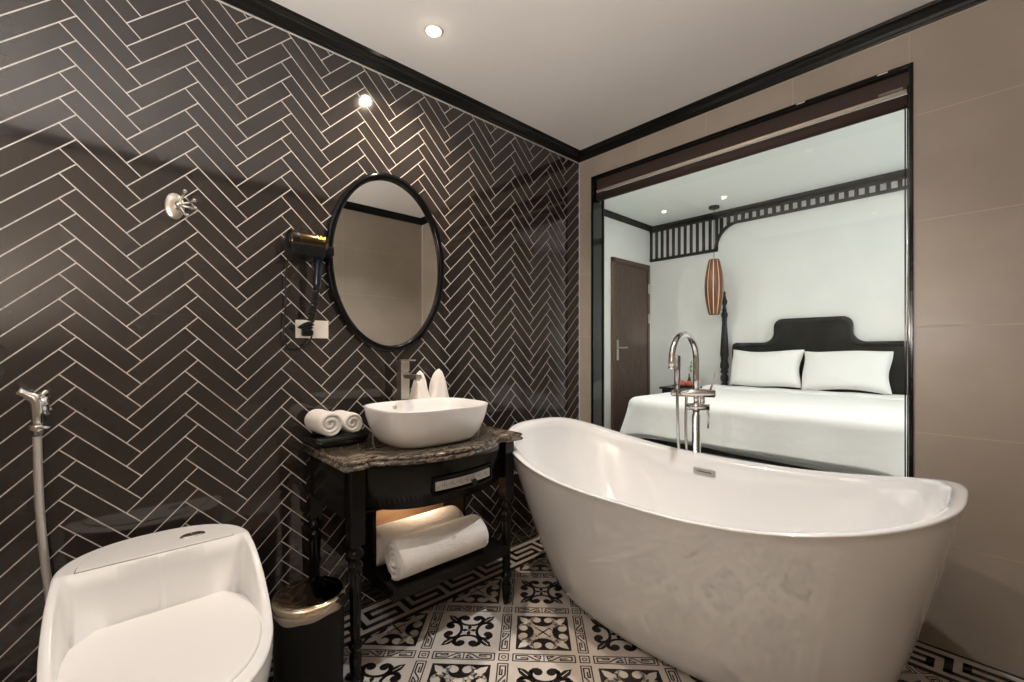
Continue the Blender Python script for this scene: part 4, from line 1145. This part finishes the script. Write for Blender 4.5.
# bedside table, plate of fruit, flower
nt_ = thing('bedside_table', (-.36, 2.38, 0), 'small dark bedside table in the corner beyond the bed', 'bedside table')
b = MB(); b.box(-.56, -.21, 2.14, 2.56, .775, .800, bev=.004); b.build('top', M['bed_wood'], nt_)
b = MB(); b.box(-.54, -.23, 2.17, 2.54, .60, .775); b.build('drawer_box', M['bed_wood'], nt_)
for x in (-.54, -.26):
    for y in (2.17, 2.51): b = MB(); b.box(x, x + .03, y, y + .03, .001, .60); b.build('leg', M['bed_wood'], nt_)
b = MB(); b.lathe([(.05, .801), (.10, .806), (.125, .820), (.127, .822), (.10, .812), (.05, .808), (.001, .808)], (-.34, 2.29, 0), 'z', 36)
tag(b.build('fruit_plate', M['bed_wood'], origin=(-.34, 2.29, .801)), 'dark plate of fruit on the bedside table', 'plate')
for k, (dx, dy, r, mm, lab) in enumerate([(-.060, -.02, .034, 'orange', 'orange fruit at the door side of the dark plate'), (.0, -.035, .038, 'red', 'red fruit in the middle of the dark plate'), (.065, .0, .035, 'red', 'red fruit at the bed side of the dark plate')]):
    b = MB(); b.ball((-.34 + dx, 2.29 + dy, .810 + r * .95), r, 18, sc=(1, 1, .93)); tag(b.build('fruit', M[mm], origin=(-.34 + dx, 2.29 + dy, .81)), lab, 'fruit', 'fruit on the plate')
fv = thing('flower_vase', (-.345, 2.44, .80), 'slim vase with a leafy white flower sprig on the bedside table', 'vase')
b = MB(); b.lathe([(.022, .801), (.028, .83), (.022, .87), (.012, .90), (.014, .915)], (-.345, 2.44, 0), 'z', 20); b.build('vase', M['bed_wood'], fv)
b = MB(); b.tube(smooth_path([(-.345, 2.44, .85), (-.340, 2.44, .95), (-.325, 2.43, 1.03), (-.310, 2.42, 1.09)], 4), .003, 6); rnd = random.Random(3)
for k in range(16):
    z = .90 + .012 * k; a = k * 2.4; c = Vector((-.341 + .002 * k, 2.438, z)); d = Vector((math.cos(a), math.sin(a), .5)).normalized(); s_ = d.cross(Vector((0, 0, 1))).normalized() * .012
    b.add([c, c + d * .025 + s_, c + d * .055, c + d * .025 - s_], [(0, 1, 2, 3)])
b.build('stem', M['leaf'], fv)
b = MB()
for k in range(7): a = k * 2.2; b.ball((-.318 + .018 * math.cos(a), 2.42 + .018 * math.sin(a), 1.05 + .010 * k), .011, 10)
b.build('blossom', M['petal'], fv)

# ------------------------------------------------------------------ pendant lamp
px_, py_ = -.06, 2.43
pn = thing('pendant_lamp', (px_, py_, BCEIL), 'slender copper-brown pendant lamp hanging over the bedside', 'pendant lamp')
b = MB(); b.lathe([(.055, BCEIL - .001), (.055, BCEIL - .022), (.045, BCEIL - .027), (.001, BCEIL - .028)], (px_, py_, 0), 'z', 32); b.build('canopy', M['fret_black'], pn)
b = MB(); b.tube([(px_, py_, BCEIL - .025), (px_, py_, 2.20)], .003, 6); b.build('cord', M['handle_black'], pn)
def shade_r(f): return .048 + .047 * math.sin(PI * (f * .94 + .03)) ** .9
b = MB(); NS = 10
for s in range(NS):
    a0, a1 = 2 * PI * s / NS + .05, 2 * PI * (s + 1) / NS - .05; L = []
    for k in range(19):
        f = k / 18; z = 1.615 + .60 * f; r = shade_r(f)
        L.append([(px_ + (r + .002) * math.cos(a0 + (a1 - a0) * j / 4), py_ + (r + .002) * math.sin(a0 + (a1 - a0) * j / 4), z) for j in range(5)])
    b.loops(L, 0, True, closed=False)
b.build('shade', M['shade'], pn)
b = MB(); b.lathe([(shade_r(k / 18) - .004, 1.617 + .596 * k / 18) for k in range(19)], (px_, py_, 0), 'z', 30, caps=False); b.build('lining', M['shade_glow'], pn)['label'] = 'glowing lining between the strips'
b = MB(); b.lathe([(.052, 2.213), (.052, 2.221), (.01, 2.224)], (px_, py_, 0), 'z', 24); b.build('end_ring', M['shade'], pn); b = MB(); b.lathe([(.052, 1.610), (.052, 1.618)], (px_, py_, 0), 'z', 24, caps=False); b.build('end_ring', M['shade'], pn)

# ------------------------------------------------------------------ what stands outside the bedroom window
for k, (x, y, w_, h_) in enumerate([(16, 3.5, 4, 1.3), (19, 9, 5, 3.0), (15, -2.5, 4, .4)]):
    t = thing('street_building', (x, y, -12), ['pale building beyond the bedroom window', 'tallest pale building beyond the bedroom window', 'low pale building beyond the bedroom window'][k], 'building')
    b = MB(); b.box(x, x + 4, y - w_ / 2, y + w_ / 2, -12, h_); wl_ = b.build('wall', M['facade'], t)
    for r_ in range(4):
        for c_ in range(4):
            b = MB(); yy = y - w_ / 2 + .5 + c_ * (w_ - .6) / 4; b.box(x - .03, x + .01, yy, yy + .5, h_ - .9 - r_ * 1.2, h_ - .3 - r_ * 1.2); b.build('window', M['facade_glass'], t)
